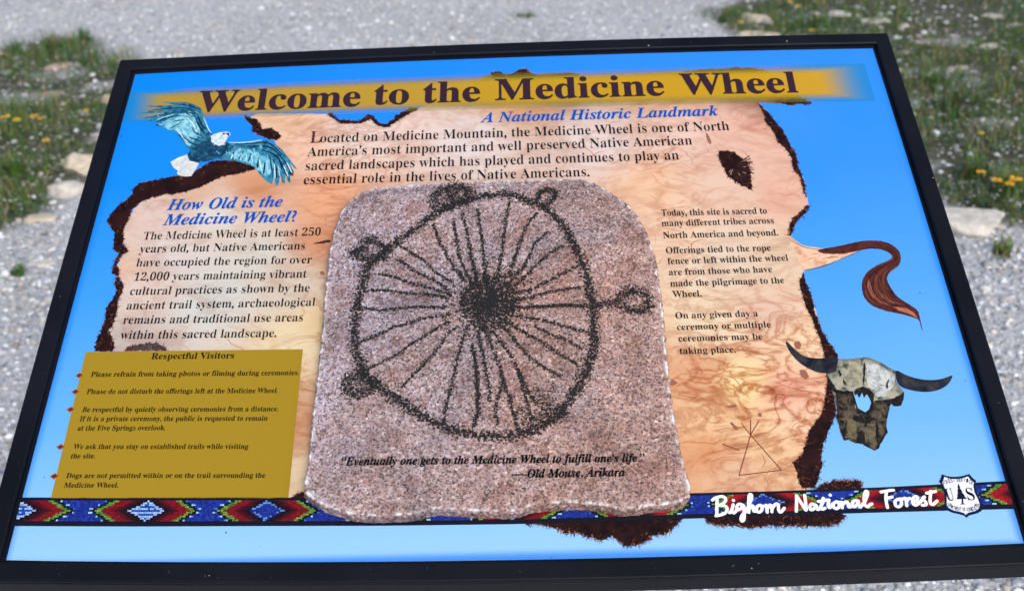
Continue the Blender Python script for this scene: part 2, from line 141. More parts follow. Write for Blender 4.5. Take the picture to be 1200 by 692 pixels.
 'stains': [[(237.0,-199.7),(246.8,-196.8),(250.9,-196.1),(251.8,-200.1),(246.1,-202.3),(238.2,-201.2)],[(271.3,-209.2),(274.9,-207.7),(276.9,-212.4),(274.6,-214.7),(272.1,-213.1)],[(239.2,-219.9),(243.4,-218.4),(244.9,-222.3),(249.6,-227.0),(247.8,-230.8),(244.0,-229.2),(242.7,-223.8)],[(325.5,-116.8),(331.7,-114.7),(334.4,-121.8),(330.4,-128.6),(325.0,-126.1)],[(325.2,-154.8),(331.1,-153.8),(336.2,-163.0),(332.4,-168.4),(325.5,-164.9)],[(179.0,-163.9),(185.7,-163.0),(190.9,-167.7),(183.0,-171.9),(178.4,-170.6)],[(-225.7,2.1),(-220.7,3.2),(-218.1,-2.1),(-222.0,-4.5)],[(262.5,216.6),(265.8,216.4),(269.4,199.2),(267.4,191.6),(263.9,199.5)],[(-239.2,46.3),(-215.5,52.3),(-215.0,46.9),(-231.7,44.7)]],
 'specks': [(70.3,359.7),(394.4,357.8),(504.9,-174.1),(-495.9,-266.8),(-291.2,-335.2),(-512.4,239.3),(42.3,-370.6),(482.5,-53.0),(-507.9,-128.9)],
 'box': [(-485.7,-106.2),(-234.2,-110.3),(-230.8,-298.0),(-483.1,-291.2)],
 'bullets': [(-486.3,-138.3),(-485.9,-160.0),(-486.3,-183.1),(-486.8,-230.1),(-485.3,-265.6)],
 'band_top': [(-519.6,-289.6),(-391.9,-293.1),(-264.3,-296.1),(-130.3,-300.1),(3.6,-304.0),(194.0,-302.8),(269.5,-302.8),(393.3,-301.0),(518.9,-297.2)],
 'band_bot': [(-518.8,-322.3),(-385.7,-326.1),(-259.4,-328.7),(-128.5,-331.6),(3.2,-333.1),(191.0,-331.4),(265.5,-330.4),(387.4,-329.4),(517.6,-328.9)],
 'band_centres': [-515.4,-378.1,-252.4,-125.0,3.4,132.9,263.1,408.2,541.9],
 'bar': [(-517.2,324.6),(-60.0,339.4),(494.7,338.8),(495.1,265.2),(-35.9,270.8),(-513.9,265.0)],
 'script': [[(211.0,-311.3),(214.4,-308.8),(221.2,-307.5),(224.2,-309.1),(224.3,-312.4),(220.8,-315.8),(216.9,-317.3),(222.3,-317.8),(224.9,-320.7),(222.9,-325.5),(218.2,-327.9),(212.5,-329.0)],[(216.0,-308.9),(214.6,-318.9),(213.5,-328.4)],[(231.7,-317.0),(228.9,-324.1),(226.8,-325.8)],[(228.9,-324.1),(231.2,-326.3),(235.2,-322.2)],[(232.4,-312.0),(232.6,-312.3)],[(241.4,-317.6),(237.7,-316.4),(235.1,-319.4),(235.4,-322.7),(238.8,-321.6),(242.1,-318.0),(241.7,-326.0),(240.5,-333.5),(238.4,-335.5),(237.5,-333.5),(239.2,-329.1),(243.2,-325.4),(247.4,-318.4),(251.6,-309.5),(251.2,-305.9),(248.9,-308.8),(246.4,-326.1)],[(246.8,-322.9),(250.3,-318.8),(251.9,-319.8),(251.5,-324.3),(253.5,-325.0)],[(259.1,-318.1),(256.0,-319.6),(254.8,-324.0),(256.8,-326.1),(259.8,-324.1),(260.7,-320.3),(259.1,-318.2),(262.6,-319.8),(265.5,-318.3),(265.6,-321.7),(265.2,-326.3)],[(265.7,-322.7),(268.9,-318.5),(270.6,-319.7),(270.1,-326.0)],[(270.6,-322.9),(274.9,-317.6),(277.6,-318.2),(277.3,-324.8),(279.4,-326.4),(283.3,-322.2)],[(295.0,-326.0),(296.7,-317.1),(298.1,-308.4)],[(298.1,-308.4),(301.6,-317.0),(305.2,-325.3),(306.0,-317.3),(306.6,-308.1)],[(316.3,-319.9),(312.2,-318.3),(309.7,-321.5),(310.1,-324.6),(313.0,-323.9),(316.5,-319.9),(316.1,-323.5),(318.5,-324.3),(322.7,-318.4),(325.0,-312.0)],[(325.0,-312.0),(321.1,-321.6),(322.0,-324.4),(324.8,-323.2)],[(319.3,-315.6),(328.7,-314.1)],[(330.5,-314.1),(328.5,-320.5),(329.8,-322.7),(333.5,-318.7)],[(332.6,-308.6),(332.8,-308.9)],[(337.7,-316.2),(334.3,-318.7),(334.0,-322.5),(336.5,-324.1),(339.5,-321.7),(339.7,-317.8),(337.7,-316.2),(341.5,-317.6),(343.1,-317.1),(342.4,-323.4)],[(343.0,-320.5),(347.2,-316.7),(349.3,-317.8),(349.0,-321.9),(351.2,-322.3),(355.1,-316.7)],[(359.0,-315.7),(355.7,-315.9),(353.2,-319.2),(354.5,-322.5),(358.2,-320.1),(360.4,-315.8),(359.8,-320.4),(361.7,-322.2),(367.1,-316.3),(371.6,-307.4),(369.9,-305.4),(367.0,-311.8),(366.1,-320.1),(368.3,-322.9),(370.8,-320.9),(373.4,-319.7)],[(385.4,-306.6),(389.4,-305.9),(394.9,-305.0),(398.6,-304.8)],[(391.1,-306.0),(388.8,-314.9),(388.5,-324.2)],[(389.3,-313.9),(395.6,-312.5)],[(401.5,-315.0),(397.9,-317.1),(397.2,-321.8),(399.8,-323.7),(403.3,-321.2),(403.8,-316.9),(401.6,-315.0),(406.6,-314.9),(409.0,-314.2),(408.9,-318.0),(408.4,-322.6)],[(409.0,-318.5),(411.9,-314.8),(414.0,-314.8)],[(415.2,-319.2),(419.8,-317.0),(421.5,-313.7),(419.2,-312.4),(415.9,-315.9),(415.5,-320.8),(418.2,-322.1),(423.5,-318.4),(428.6,-313.4)],[(428.6,-313.1),(426.3,-315.4),(428.5,-318.8),(428.3,-321.8),(424.4,-322.5)],[(436.6,-306.9),(433.2,-318.6),(435.0,-322.0),(440.5,-318.1)],[(431.7,-309.1),(441.4,-307.2)]],
 'shield': [(452.6,-287.7),(456.9,-290.0),(461.2,-290.9),(465.6,-291.1),(470.1,-290.9),(474.8,-290.0),(480.8,-288.2),(482.7,-292.2),(485.9,-296.3),(484.3,-299.5),(483.6,-303.4),(483.3,-308.8),(484.1,-313.2),(485.1,-317.7),(485.4,-323.5),(484.6,-326.9),(482.8,-330.2),(478.3,-332.7),(472.7,-334.1),(468.9,-335.1),(465.7,-337.5),(464.1,-335.2),(458.9,-333.1),(454.0,-331.9),(450.8,-330.5),(447.9,-328.1),(446.7,-324.9),(447.2,-321.1),(448.6,-316.2),(449.6,-310.4),(449.6,-306.0),(449.3,-301.5),(448.8,-298.7),(447.4,-296.3),(450.1,-292.6)],
 'shield_in': [(454.4,-290.8),(458.1,-292.8),(461.8,-293.6),(465.6,-293.8),(469.5,-293.6),(473.5,-292.8),(478.7,-291.2),(480.3,-294.7),(483.1,-298.3),(481.7,-301.1),(481.1,-304.5),(480.8,-309.2),(481.5,-313.0),(482.4,-316.9),(482.7,-322.0),(482.0,-324.9),(480.4,-327.8),(476.5,-330.0),(471.7,-331.2),(468.5,-332.0),(465.7,-334.1),(464.3,-332.1),(459.9,-330.3),(455.6,-329.3),(452.9,-328.0),(450.4,-326.0),(449.4,-323.2),(449.8,-319.9),(451.0,-315.6),(451.9,-310.6),(451.9,-306.7),(451.6,-302.8),(451.2,-300.4),(450.0,-298.3),(452.3,-295.1)],
 'shield_tree': [(466.7,-298.5),(467.8,-303.5),(467.0,-303.8),(468.9,-308.4),(468.0,-308.7),(470.2,-312.9),(469.3,-313.1),(471.8,-316.6),(467.6,-316.5),(466.5,-321.4),(469.0,-322.6),(462.2,-322.6),(464.6,-321.5),(465.8,-316.7),(460.6,-316.8),(462.5,-313.2),(461.9,-313.1),(464.0,-308.8),(463.3,-308.6),(465.2,-303.9),(464.7,-303.7)],
 'shield_arc_top': [(451.3,-300.8),(458.2,-297.8),(466.9,-296.6),(475.2,-297.4),(481.1,-300.6)],
 'shield_arc_bot': [(450.0,-321.1),(451.0,-325.2),(454.1,-327.8),(461.5,-329.7),(470.0,-330.5),(477.0,-329.0),(481.0,-326.0),(482.0,-322.0)],
 'shield_U': [(450.8,-318.1),(459.0,-317.7)],
 'shield_S': [(472.4,-318.1),(480.1,-317.7)],
 'shield_cap': [(454.7,-317.9),(456.8,-304.5)],
}
SLAB = {
 'outline': [(-210.9,-299.0),(-211.0,-289.2),(-209.9,-263.2),(-210.4,-200.7),(-209.8,-145.5),(-210.1,-87.2),(-211.5,-25.7),(-211.8,13.0),(-209.4,46.1),(-203.8,80.1),(-195.6,97.9),(-181.7,113.0),(-162.9,120.9),(-130.8,123.3),(-98.6,125.0),(-34.1,126.9),(30.3,127.4),(73.2,126.5),(97.8,126.3),(110.3,120.8),(130.6,102.9),(152.2,79.7),(162.2,60.1),(170.6,35.5),(176.8,-0.3),(178.5,-38.5),(179.1,-75.5),(177.7,-122.8),(177.3,-168.1),(177.9,-211.6),(180.2,-253.4),(184.3,-283.7),(186.6,-303.3),(184.8,-312.0),(176.3,-319.5),(160.3,-322.4),(143.8,-323.4),(129.7,-325.4),(114.0,-326.4),(103.0,-322.8),(91.0,-320.2),(77.1,-318.9),(56.3,-317.4),(38.8,-318.8),(21.3,-320.8),(10.7,-325.3),(-4.9,-326.3),(-31.1,-324.7),(-52.9,-322.7),(-70.4,-320.9),(-82.6,-322.0),(-92.1,-325.6),(-105.1,-327.1),(-129.5,-327.5),(-148.8,-326.5),(-161.1,-324.8),(-175.6,-319.7),(-189.2,-314.5),(-200.4,-307.0)],
 'ring': [(-18.0,102.7),(0.1,103.5),(19.1,98.6),(37.9,86.6),(53.4,75.0),(67.3,53.9),(76.8,33.4),(86.0,8.0),(93.0,-14.2),(95.9,-35.8),(98.6,-60.7),(99.6,-79.0),(99.3,-102.8),(99.4,-118.1),(95.5,-137.6),(88.8,-156.6),(81.4,-174.2),(70.2,-193.5),(57.6,-210.4),(41.5,-225.8),(23.0,-233.6),(4.7,-238.3),(-8.9,-239.0),(-24.4,-237.5),(-42.6,-234.9),(-63.8,-227.1),(-79.6,-219.2),(-91.8,-212.5),(-108.1,-199.2),(-125.5,-185.7),(-142.2,-172.1),(-155.2,-161.7),(-161.9,-146.9),(-169.1,-126.1),(-173.7,-102.6),(-173.2,-82.4),(-172.2,-54.4),(-169.4,-37.1),(-165.0,-11.9),(-159.7,0.8),(-146.3,17.3),(-131.6,31.3),(-116.7,45.5),(-104.6,54.6),(-91.5,70.5),(-76.0,81.0),(-60.3,88.8),(-41.4,97.9)],
 'spokes': [[(-130.1,28.7),(-112.8,14.4),(-95.7,0.2),(-81.0,-18.1),(-62.1,-31.9)],[(-131.4,5.9),(-116.7,-5.0),(-99.7,-18.9),(-78.3,-32.8),(-64.1,-47.7)],[(-151.4,-15.8),(-129.9,-22.4),(-110.9,-31.7),(-87.4,-39.8),(-64.0,-50.6)],[(-165.0,-40.1),(-140.6,-40.9),(-114.9,-46.1),(-91.7,-48.3),(-66.2,-54.8)],[(-171.4,-64.8),(-143.6,-69.3),(-118.6,-66.5),(-95.7,-66.1),(-68.2,-68.1)],[(-88.0,58.3),(-80.1,33.1),(-70.0,8.4),(-60.1,-12.9),(-48.2,-30.9)],[(-64.0,66.9),(-59.9,38.6),(-54.6,4.8),(-46.0,-19.3),(-36.5,-40.0)],[(-53.3,76.1),(-46.8,44.3),(-41.6,10.4),(-36.7,-13.7),(-31.9,-37.3)],[(-34.6,81.9),(-30.8,53.2),(-27.1,16.0),(-24.6,-11.0),(-22.2,-37.5)],[(5.7,96.6),(1.8,67.8),(-2.1,36.6),(-5.8,0.2),(-10.6,-29.2)],[(39.4,72.8),(25.7,51.2),(18.1,26.7),(10.7,2.7),(4.5,-26.7)],[(51.8,40.9),(37.1,26.0),(27.1,2.1),(13.8,-21.2),(3.2,-35.4)],[(70.0,18.8),(55.6,10.2),(36.2,-10.1),(19.5,-30.2),(5.5,-44.2)],[(86.4,-11.8),(66.1,-22.9),(47.2,-35.4),(28.5,-44.9),(10.0,-50.1)],[(88.3,-44.0),(67.5,-46.2),(46.7,-51.3),(25.9,-56.3),(7.6,-61.4)],[(93.9,-69.8),(66.7,-68.9),(46.1,-70.5),(25.7,-71.0),(2.9,-69.7)],[(-43.6,10.5),(-38.7,-7.6),(-35.0,-31.3)],[(-8.3,-23.4),(2.2,-26.7)],[(-165.0,-112.8),(-149.9,-106.1),(-129.0,-94.5),(-105.3,-86.5),(-86.2,-81.2),(-64.6,-78.0)],[(-156.5,-151.1),(-140.7,-141.9),(-122.4,-131.2),(-108.8,-118.8),(-90.3,-105.0),(-64.4,-86.9)],[(-116.8,-175.6),(-106.9,-162.3),(-91.3,-143.4),(-75.5,-121.3),(-67.6,-105.7),(-54.7,-94.5)],[(-69.4,-221.9),(-65.5,-194.5),(-60.3,-170.5),(-55.0,-140.3),(-48.4,-109.2),(-42.7,-92.0)],[(-35.5,-226.7),(-32.3,-200.7),(-33.7,-171.2),(-35.1,-143.6),(-38.8,-121.0)],[(-36.4,-224.1),(-30.9,-206.1),(-32.2,-182.1),(-33.5,-154.8),(-38.5,-121.0)],[(-18.4,-195.8),(-19.6,-177.1),(-24.2,-149.5),(-27.9,-127.0),(-32.8,-101.0)],[(-9.4,-224.9),(-12.7,-203.9),(-4.6,-172.1),(-11.4,-138.8),(-20.8,-112.9),(-25.6,-98.3)],[(10.8,-230.6),(-0.0,-183.0),(-6.8,-161.1)],[(26.7,-220.7),(18.3,-183.5),(9.6,-147.8),(-4.2,-122.0),(-16.0,-101.5)],[(47.1,-216.1),(27.3,-191.8),(11.9,-153.4)],[(60.2,-165.8),(42.1,-154.3),(23.8,-137.0),(10.0,-116.8),(-4.1,-96.1)],[(81.7,-152.7),(61.3,-138.1),(40.7,-120.6),(19.7,-105.5),(0.8,-90.4)],[(85.1,-130.4),(69.1,-118.6),(50.5,-109.4),(31.8,-97.2)],[(98.0,-108.0),(76.9,-103.0),(53.4,-93.5),(29.6,-86.9),(5.6,-81.7)],[(96.3,-72.7),(73.5,-69.6),(49.3,-69.7),(25.1,-70.4)]],
 'cairns': [[(-83.8,80.4),(-88.0,96.7),(-82.2,111.3),(-70.0,119.1),(-55.2,120.2),(-45.2,111.6),(-43.8,101.7),(-52.3,92.2),(-66.9,89.5),(-76.6,85.0)],[(-159.1,-3.6),(-171.8,8.8),(-184.1,15.3),(-182.3,22.8),(-172.4,17.9),(-170.0,36.2),(-159.3,37.4),(-151.5,26.4),(-144.1,23.0),(-141.2,13.8),(-150.2,5.1)],[(38.6,88.9),(40.0,98.6),(46.4,108.2),(56.3,109.5),(63.5,104.3),(60.7,94.6),(53.2,88.4),(45.7,82.2)],[(98.4,-69.9),(116.7,-69.1),(130.5,-65.3),(135.8,-55.6),(146.5,-48.8),(158.7,-54.9),(164.7,-65.0),(162.7,-74.8),(154.4,-80.1),(138.8,-76.8),(132.4,-71.0)],[(-156.3,-153.9),(-172.4,-157.6),(-177.6,-167.0),(-175.6,-177.9),(-165.9,-183.6),(-154.6,-179.9),(-145.8,-173.4),(-149.0,-159.6)]],
 'hub': [(-21.0,-61.8),(-20.9,-109.7),(20.5,-63.1)],
 'blots': [((42.3,-197.1),14),((55.6,-213.5),12),((51.3,-205.9),10),((27.9,-218.0),12),((68.7,-187.0),10),((41.7,-216.3),12),((18.6,-225.1),10),((-160.8,-149.2),8),((-96.6,65.2),6),((-160.5,13.8),12),((-151.9,7.0),10),((-66.0,105.9),12),((-50.0,109.6),12),((-55.1,95.6),8),((-164.1,-169.2),12),((-159.1,-160.5),10),((85.6,-165.4),8),((84.8,-142.9),6),((82.1,35.9),4),((60.2,-213.6),10),((14.3,-207.0),9),((5.3,-190.6),6),((33.4,-180.5),6),((50.2,-181.0),6)],
}
GROUND = {
 'rocks': [(1.391,2.006,0.202,0.5384615384615384),(1.183,4.429,0.151,0.5555555555555556),(1.148,4.152,0.209,0.23076923076923078),(1.625,4.477,0.126,0.36666666666666664),(1.763,4.315,0.154,0.3157894736842105),(1.86,4.195,0.056,0.5714285714285714),(2.325,4.314,0.104,0.38461538461538464),(2.136,3.833,0.097,0.38461538461538464),(1.858,3.903,0.083,0.4090909090909091),(2.017,3.845,0.06,0.5),(2.38,4.167,0.063,0.4375),(1.499,4.525,0.063,0.5333333333333333),(2.031,4.012,0.069,0.3333333333333333),(1.881,3.536,0.106,0.26666666666666666),(-1.601,2.665,0.11,0.8235294117647058),(-1.603,2.474,0.125,0.55),(-1.61,2.242,0.106,0.4166666666666667),(-2.049,3.572,0.117,0.3),(-1.752,3.43,0.061,0.875),(-1.474,1.897,0.081,0.4),(-2.162,3.972,0.143,0.3235294117647059),(1.791,3.484,0.056,0.375),(1.735,3.78,0.067,0.3333333333333333),(1.463,3.835,0.076,0.35),(2.221,3.757,0.051,0.42857142857142855),(1.309,1.948,0.051,0.6)],
 'veg_left': [[-3.142,4.166],[-2.561,4.28],[-2.449,4.434],[-2.413,4.573],[-2.163,4.358],[-1.972,4.161],[-1.707,3.887],[-1.603,3.395],[-1.551,2.934],[-1.531,2.586],[-1.565,2.433],[-1.586,2.324],[-1.66,2.259],[-1.715,2.181],[-2.128,2.154]],
 'veg_right': [[1.013,4.482],[1.233,5.622],[4.027,5.691],[1.949,1.722],[1.659,1.963],[1.506,1.973],[1.327,2.282],[1.324,2.841],[1.482,3.833],[1.303,4.076],[1.098,4.099],[1.064,4.378]],
 'flowers': [[-1.991,2.974],[-1.934,2.93],[-1.871,2.964],[-1.833,2.951],[-1.727,2.692],[-1.7,3.019],[1.481,2.172],[1.502,2.106],[1.526,2.063],[1.572,2.087],[1.349,4.259],[1.338,4.361],[1.251,3.622],[1.321,3.834],[1.607,2.508],[1.035,4.013]],
 'plants': [[1.679,2.983],[-2.173,4.39],[-2.266,4.191],[-2.01,4.024],[-2.144,4.178],[-2.449,4.21],[1.041,4.446],[1.427,1.798],[-1.52,1.825],[1.597,2.213],[1.539,2.363],[0.045,4.645],[1.469,4.269],[1.702,3.318],[-1.857,2.651]],
 'bare': [(-2.179,3.537,0.215,0.096),(-2.111,3.874,0.145,0.074),(-1.864,3.674,0.079,0.075),(-1.66,3.086,0.043,0.132),(1.742,3.501,0.194,0.058),(1.972,3.919,0.133,0.054),(1.536,3.117,0.066,0.061),(1.925,3.354,0.103,0.05),(1.472,4.462,0.084,0.056),(1.406,2.49,0.058,0.062),(1.823,2.893,0.11,0.037)],
}
CAM = {
 'M': [[0.999525,0.026073,0.016452],[0.002041,0.476492,-0.879176],[-0.030762,0.878792,0.476212]],
 'C': [0.02846,-1.21136,1.5184],
 'lens': 39.788,
}

# ---------------------------------------------------------------- helpers
rnd = random.Random(7)
INK = 0.80            # printed white reflects about this much


def lin(c):
    c = c / 255.0
    return c / 12.92 if c <= 0.04045 else ((c + 0.055) / 1.055) ** 2.4


def rgb(r, g, b, k=INK):
    return (lin(r) * k, lin(g) * k, lin(b) * k, 1.0)


def mat(name):
    m = bpy.data.materials.new(name)
    m.use_nodes = True
    return m, m.node_tree, m.node_tree.nodes['Principled BSDF']


def node(nt, kind, **kw):
    n = nt.nodes.new(kind)
    for k, v in kw.items():
        if k.startswith('i_'):
            n.inputs[k[2:].replace('_', ' ')].default_value = v
        else:
            setattr(n, k, v)
    return n


def ramp(nt, stops, interp='LINEAR'):
    n = nt.nodes.new('ShaderNodeValToRGB')
    n.color_ramp.interpolation = interp
    while len(n.color_ramp.elements) > 1:
        n.color_ramp.elements.remove(n.color_ramp.elements[-1])
    n.color_ramp.elements[0].position = stops[0][0]
    n.color_ramp.elements[0].color = stops[0][1]
    for p, c in stops[1:]:
        e = n.color_ramp.elements.new(p)
        e.color = c
    return n


def mixc(nt, fac, a, b, blend='MIX'):
    n = nt.nodes.new('ShaderNodeMix')
    n.data_type = 'RGBA'
    n.blend_type = blend
    for sock, v in ((n.inputs[0], fac), (n.inputs[6], a), (n.inputs[7], b)):
        if hasattr(v, 'is_linked'):
            nt.links.new(v, sock)
        else:
            sock.default_value = v
    return n.outputs[2]


class MB:
    """collects coloured faces and links them as ONE mesh object"""

    def __init__(self):
        self.v, self.f, self.c = [], [], []

    def face(self, pts, col):
        n = len(self.v)
        for k, p in enumerate(pts):
            self.v.append(p)
            self.c.append(col[k] if isinstance(col, list) else col)
        self.f.append(tuple(range(n, n + len(pts))))

    def add(self, v, f, c):
        n = len(self.v)
        self.v += v
        self.c += c if isinstance(c, list) else [c] * len(v)
        self.f += [tuple(i + n for i in q) for q in f]

    def build(self, name, m, parent=None, matrix=None, smooth=False):
        me = bpy.data.meshes.new(name)
        me.from_pydata(self.v, [], self.f)
        at = me.color_attributes.new('Col', 'FLOAT_COLOR', 'POINT')
        at.data.foreach_set('color', np.array(self.c, dtype=np.float32).ravel())
        if smooth:
            me.polygons.foreach_set('use_smooth', [True] * len(me.polygons))
        me.materials.append(m)
        o = bpy.data.objects.new(name, me)
        COL.objects.link(o)
        if parent:
            o.parent = parent
        if matrix:
            o.matrix_local = matrix
        return o


def tag(o, label=None, cat=None, group=None, kind=None):
    for k, v in (('label', label), ('category', cat), ('group', group), ('kind', kind)):
        if v:
            o[k] = v
    return o


def empty(name, loc=(0, 0, 0), rz=0.0):
    o = bpy.data.objects.new(name, None)
    o.empty_display_size = 0.1
    COL.objects.link(o)
    o.location = loc
    o.rotation_euler = (0, 0, rz)
    return o


def mm(p, z=0.0):
    return (p[0] / 1000.0, p[1] / 1000.0, z)


def inside(p, poly):
    x, y = p
    r = False
    j = len(poly) - 1
    for i in range(len(poly)):
        xi, yi = poly[i]
        xj, yj = poly[j]
        if (yi > y) != (yj > y) and x < (xj - xi) * (y - yi) / (yj - yi) + xi:
            r = not r
        j = i
    return r


def ragged(poly, step, amp, rng):
    """the outline split into short edges with a little jitter (mm)"""
    out = []
    for i, a in enumerate(poly):
        b = poly[(i + 1) % len(poly)]
        d = math.hypot(b[0] - a[0], b[1] - a[1])
        n = max(1, int(d / step))
        for k in range(n):
            t = k / n
            out.append((a[0] + (b[0] - a[0]) * t + rng.uniform(-amp, amp), a[1] + (b[1] - a[1]) * t + rng.uniform(-amp, amp)))
    return out


def smooth_path(p, n=6, closed=False):
    out = []
    N = len(p)
    segs = N if closed else N - 1
    for i in range(segs):
        if closed:
            a, b, c, d = p[i - 1], p[i], p[(i + 1) % N], p[(i + 2) % N]
        else:
            a, b, c, d = p[max(i - 1, 0)], p[i], p[i + 1], p[min(i + 2, N - 1)]
        for k in range(n):
            t = k / n
            q = []
            for j in (0, 1):
                q.append(0.5 * ((2 * b[j]) + (-a[j] + c[j]) * t + (2 * a[j] - 5 * b[j] + 4 * c[j] - d[j]) * t * t + (-a[j] + 3 * b[j] - 3 * c[j] + d[j]) * t ** 3))
            out.append(tuple(q))
    if not closed:
        out.append(tuple(p[-1]))
    return out


def tri(poly, pts=()):
    n = len(poly)
    vs = [Vector(p) for p in poly] + [Vector(p) for p in pts]
    r = delaunay_2d_cdt(vs, [], [list(range(n))], 1, 1e-6)
    return [tuple(v) for v in r[0]], r[2]


def fill(mb, poly, z, col, spread=0.0, rng=rnd):
    """fills an outline (mm); col may be a colour or a function of the point; spread adds inner points"""
    pts = []
    if spread:
        xs = [p[0] for p in poly]
        ys = [p[1] for p in poly]
        n = int((max(xs) - min(xs)) * (max(ys) - min(ys)) / spread ** 2)
        for _ in range(n):
            q = (rng.uniform(min(xs), max(xs)), rng.uniform(min(ys), max(ys)))
            if inside(q, poly):
                pts.append(q)
    v, f = tri(poly, pts)
    mb.add([mm(p, z) for p in v], f, [col(p) for p in v] if callable(col) else col)


def stroke(mb, path, w, z, col, taper=False, cap=True, step=2e-6):
    """a brush stroke of width w (mm); rises by a hair along its length so crossings never share a plane"""
    n = len(path)
    if n < 2:
        return
    L, R = [], []
    for i, p in enumerate(path):
        a = path[max(i - 1, 0)]
        b = path[min(i + 1, n - 1)]
        d = Vector((b[0] - a[0], b[1] - a[1]))
        if d.length < 1e-6:
            d = Vector((1, 0))
        d.normalize()
        k = w * 0.5
        if taper:
            k *= 0.25 + 0.75 * math.sin(math.pi * min(1, (i + 0.4) / n))
        zz = z + i * step
        L.append(mm((p[0] - d.y * k, p[1] + d.x * k), zz))
        R.append(mm((p[0] + d.y * k, p[1] - d.x * k), zz))
    v = L + R
    f = [(i, n + i, n + i + 1, i + 1) for i in range(n - 1)]
    mb.add(v, f, col)
    if cap and not taper:
        for e, (p, q) in enumerate(((path[0], path[1]), (path[-1], path[-2]))):
            a0 = math.atan2(p[1] - q[1], p[0] - q[0])
            zz = z + (0 if e == 0 else (n - 1) * step)
            mb.face([mm((p[0] + math.cos(a0 + t) * w / 2, p[1] + math.sin(a0 + t) * w / 2), zz) for t in np.linspace(-math.pi / 2, math.pi / 2, 8)], col)


# ---------------------------------------------------------------- materials
def ink_material(name, alpha=False, rough=0.34):
    m, nt, p = mat(name)
    a = node(nt, 'ShaderNodeAttribute', attribute_name='Col')
    nt.links.new(a.outputs['Color'], p.inputs['Base Color'])
    if alpha:
        nt.links.new(a.outputs['Alpha'], p.inputs['Alpha'])
    p.inputs['Roughness'].default_value = rough
    p.inputs['Specular IOR Level'].default_value = 0.10
    return m


M_INK = ink_material('print_ink')
M_CLEAR = ink_material('print_overlay', True)


def panel_material():
    m, nt, p = mat('panel_print')
    tc = node(nt, 'ShaderNodeTexCoord')
    sep = node(nt, 'ShaderNodeSeparateXYZ')
    nt.links.new(tc.outputs['Object'], sep.inputs[0])
    mr = node(nt, 'ShaderNodeMapRange')
    mr.inputs['From Min'].default_value = 0.38
    mr.inputs['From Max'].default_value = -0.38
    nt.links.new(sep.outputs['Y'], mr.inputs['Value'])
    r = ramp(nt, [(0.0, rgb(6, 126, 248)), (0.3, rgb(16, 132, 248)), (0.55, rgb(60, 150, 248)), (0.78, rgb(100, 171, 249)), (1.0, rgb(150, 198, 251))])
    nt.links.new(mr.outputs[0], r.inputs[0])
    mx = node(nt, 'ShaderNodeMapRange')
    mx.inputs['From Min'].default_value = -0.5
    mx.inputs['From Max'].default_value = 0.6
    mx.inputs['To Min'].default_value = 0.0
    mx.inputs['To Max'].default_value = 0.22
    nt.links.new(sep.outputs['X'], mx.inputs['Value'])
    ns = node(nt, 'ShaderNodeTexNoise', i_Scale=3.0, i_Detail=3.0)
    nt.links.new(tc.outputs['Object'], ns.inputs['Vector'])
    ad = node(nt, 'ShaderNodeMath', operation='MULTIPLY')
    nt.links.new(ns.outputs['Fac'], ad.inputs[0])
    nt.links.new(mx.outputs[0], ad.inputs[1])
    c = mixc(nt, ad.outputs[0], r.outputs[0], rgb(150, 195, 250))
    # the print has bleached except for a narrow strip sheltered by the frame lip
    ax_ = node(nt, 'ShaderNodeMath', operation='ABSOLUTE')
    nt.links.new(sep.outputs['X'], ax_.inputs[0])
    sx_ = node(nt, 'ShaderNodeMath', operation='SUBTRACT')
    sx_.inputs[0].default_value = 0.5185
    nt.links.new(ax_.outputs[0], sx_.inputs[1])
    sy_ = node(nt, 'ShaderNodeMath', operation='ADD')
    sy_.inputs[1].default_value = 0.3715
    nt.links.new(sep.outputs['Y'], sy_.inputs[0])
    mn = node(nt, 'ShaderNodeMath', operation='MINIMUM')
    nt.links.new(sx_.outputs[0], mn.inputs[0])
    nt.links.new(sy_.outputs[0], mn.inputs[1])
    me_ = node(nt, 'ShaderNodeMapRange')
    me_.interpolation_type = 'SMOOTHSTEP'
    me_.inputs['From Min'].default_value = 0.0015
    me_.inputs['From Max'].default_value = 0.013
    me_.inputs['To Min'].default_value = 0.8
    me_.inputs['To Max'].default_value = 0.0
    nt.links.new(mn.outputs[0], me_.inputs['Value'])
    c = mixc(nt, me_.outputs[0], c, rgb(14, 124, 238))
    nt.links.new(c, p.inputs['Base Color'])
    p.inputs['Roughness'].default_value = 0.3
    p.inputs['Specular IOR Level'].default_value = 0.12
    return m


